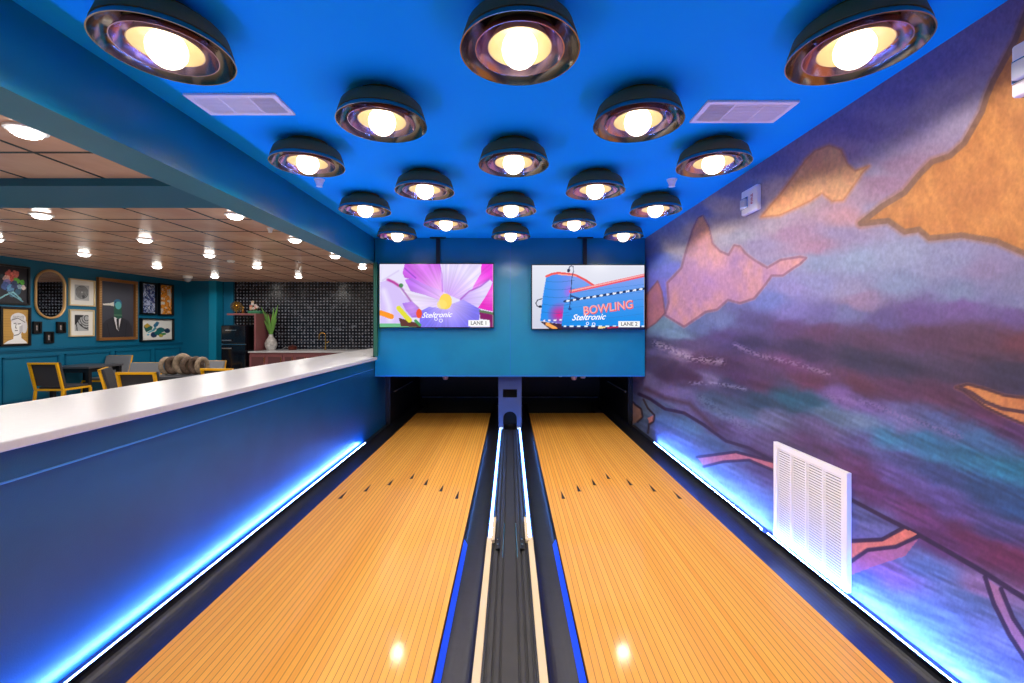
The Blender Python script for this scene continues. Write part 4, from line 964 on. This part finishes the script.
# vase with leaves
t = thing('leaf_vase', 'grey mottled stone vase with tall green strap leaves on the worktop', 'vase', (kb(271,10.85), 10.85, -.5698))
MB().lathe([(0,.0),(.09,.0),(.10,.02),(.135,.10),(.14,.17),(.11,.25),(.06,.32),(.045,.37),(.055,.39),(.045,.39),(.035,.36)], 30).build('vase_body', M_vase, t)
for k, (dx, hh, cv) in enumerate(((-.24,1.06,.1),(-.17,.95,-.02),(-.05,.9,.02),(.07,1.05,-.03),(.14,1.0,.05),(.20,1.12,.06),(-.20,.78,.1),(.12,.78,.04))):
    pts = []; n = 8; vs = []; fs = []
    for i in range(n+1):
        s_ = i/n; x = dx*s_**1.4; z = .30 + (hh-.3)*s_; wd = .027*(math.sin(PI*min(1, s_*.85+.12)))+.003
        y = .05*math.sin(k*2.1)*s_
        vs += [(x-wd, y, z), (x+wd, y, z), (x, y-.008, z)]
    for i in range(n):
        a = i*3; fs += [(a, a+2, a+5, a+3), (a+2, a+1, a+4, a+5), (a+1, a, a+3, a+4)]
    MB().add(vs, fs + [(0,1,2),(n*3,n*3+2,n*3+1)]).build('leaf', M_leaf, t)
# faucet
t = thing('kitchen_faucet', 'brass gooseneck faucet at the kitchen sink', 'faucet', (kb(325.5,11.0), 11.0, -.5698))
pts = [(0,0,.01),(0,0,.34)] + [(-.08+.08*math.cos(a), 0, .34+.085*math.sin(a)) for a in [PI*i/10 for i in range(1, 11)]] + [(-.16,0,.26)]
MB().tube(pts, .015, 12).build('spout', M_brass, t); MB().lathe([(.032,0),(.032,.012),(.022,.02),(.022,.10),(0,.10)], 20).build('faucet_base', M_brass, t)
MB().tube([(.02,0,.18),(.09,0,.20)], .011, 10).build('faucet_handle', M_brass, t)
# pot
t = thing('copper_pot', 'low dark copper pot on the worktop between vase and faucet', 'pot', (kb(292.5,10.95), 10.95, -.5698))
MB().lathe([(0,0),(.09,0),(.105,.03),(.10,.085),(.095,.085),(.095,.03),(0,.012)], 28).build('pot_body', mat('dark_copper', (110,52,44), .3, metal=.7), t)
MB().lathe([(.103,.086),(.06,.105),(.015,.112),(.015,.13),(0,.13)], 24).build('lid', mat('dark_copper', (110,52,44), .3, metal=.7), t)
MB().tube([(-.10,0,.06),(-.17,0,.075),(-.24,0,.03),(-.25,0,.002)], .007, 8).build('handle', M_chrome, t)
# decor on top of fridge surround : top at ZF+1.775
zs = ZF+1.7755
t = thing('sunburst_sculpture', 'gold sunburst sculpture on a stand above the refrigerator', 'ornament', (kb(236.5,10.8), 10.8, zs))
MB().lathe([(.05,0),(.05,.012),(.008,.02),(.006,.09)], 16).build('stand', M_brass, t)
for k in range(26):
    a = 2*PI*k/26; MB().beam((.0,0,.18),(.155*math.cos(a),0,.18+.125*math.sin(a)), .016, .012).build('ray', M_brass, t)
MB().lathe([(.045*math.sin(PI*i/8), .18-.045*math.cos(PI*i/8)) for i in range(9)], 16).build('hub', M_brass, t)
t = thing('flower_arrangement', 'white and coral blooms in a low green dish above the refrigerator', 'flower bowl', (kb(255.5,10.8), 10.8, zs))
MB().box(-.16, .15, -.06, .06, 0, .07, .01).build('dish', mat('green_dish', (24,108,72), .4), t)
for k in range(11):
    x, y, z = random.uniform(-.12,.10), random.uniform(-.04,.04), random.uniform(.11,.30 if k < 6 else .2)
    pet = MB()
    for j in range(5):
        a = 2*PI*j/5; pet.lathe([(.018*math.sin(PI*i/5), -.012*math.cos(PI*i/5)) for i in range(6)], 8, (x+.022*math.cos(a), y-.01, z+.022*math.sin(a)))
    pet.build('bloom', [mat('white_bloom', (236,226,224), .6), mat('coral_bloom', (222,130,110), .6), mat('cream_bloom', (230,200,170), .6)][k % 3], t)
    MB().tube([(x*.5,0,.065),(x,y,z)], .003, 5).build('stem', M_leaf, t)
t = thing('gold_figurine', 'small gold figurine between the sunburst and the green dish', 'figurine', (kb(243,10.75), 10.75, zs))
MB().lathe([(0,0),(.045,0),(.045,.02),(.02,.03),(.035,.07),(.022,.10),(.012,.115),(.024,.14),(.018,.165),(0,.172)], 18).build('figure_body', M_brass, t)
MB().lathe([(.05,-.001+.0011),(.05,.008),(.044,.008)], 18).build('figure_base', M_dark, t)

# ------------------------------------------------------------------ world, camera, view
wd = bpy.data.worlds.new('World'); sc.world = wd; wd.use_nodes = True
wd.node_tree.nodes['Background'].inputs[0].default_value = (.05,.06,.08,1); wd.node_tree.nodes['Background'].inputs[1].default_value = 0.3
cam = bpy.data.cameras.new('camera'); co = bpy.data.objects.new('camera', cam); C.objects.link(co)
co.location = (0,0,0); co.rotation_euler = (PI/2, 0, 0)
cam.sensor_width = 36; cam.lens = F/1024*36; cam.shift_x = 2/1024; cam.shift_y = -14.5/1024; cam.clip_start = .05
sc.camera = co
sc.view_settings.view_transform = 'Standard'; sc.view_settings.look = 'None'; sc.view_settings.gamma = 1
sc.view_settings.use_curve_mapping = False
sc.view_settings.exposure = 0.0
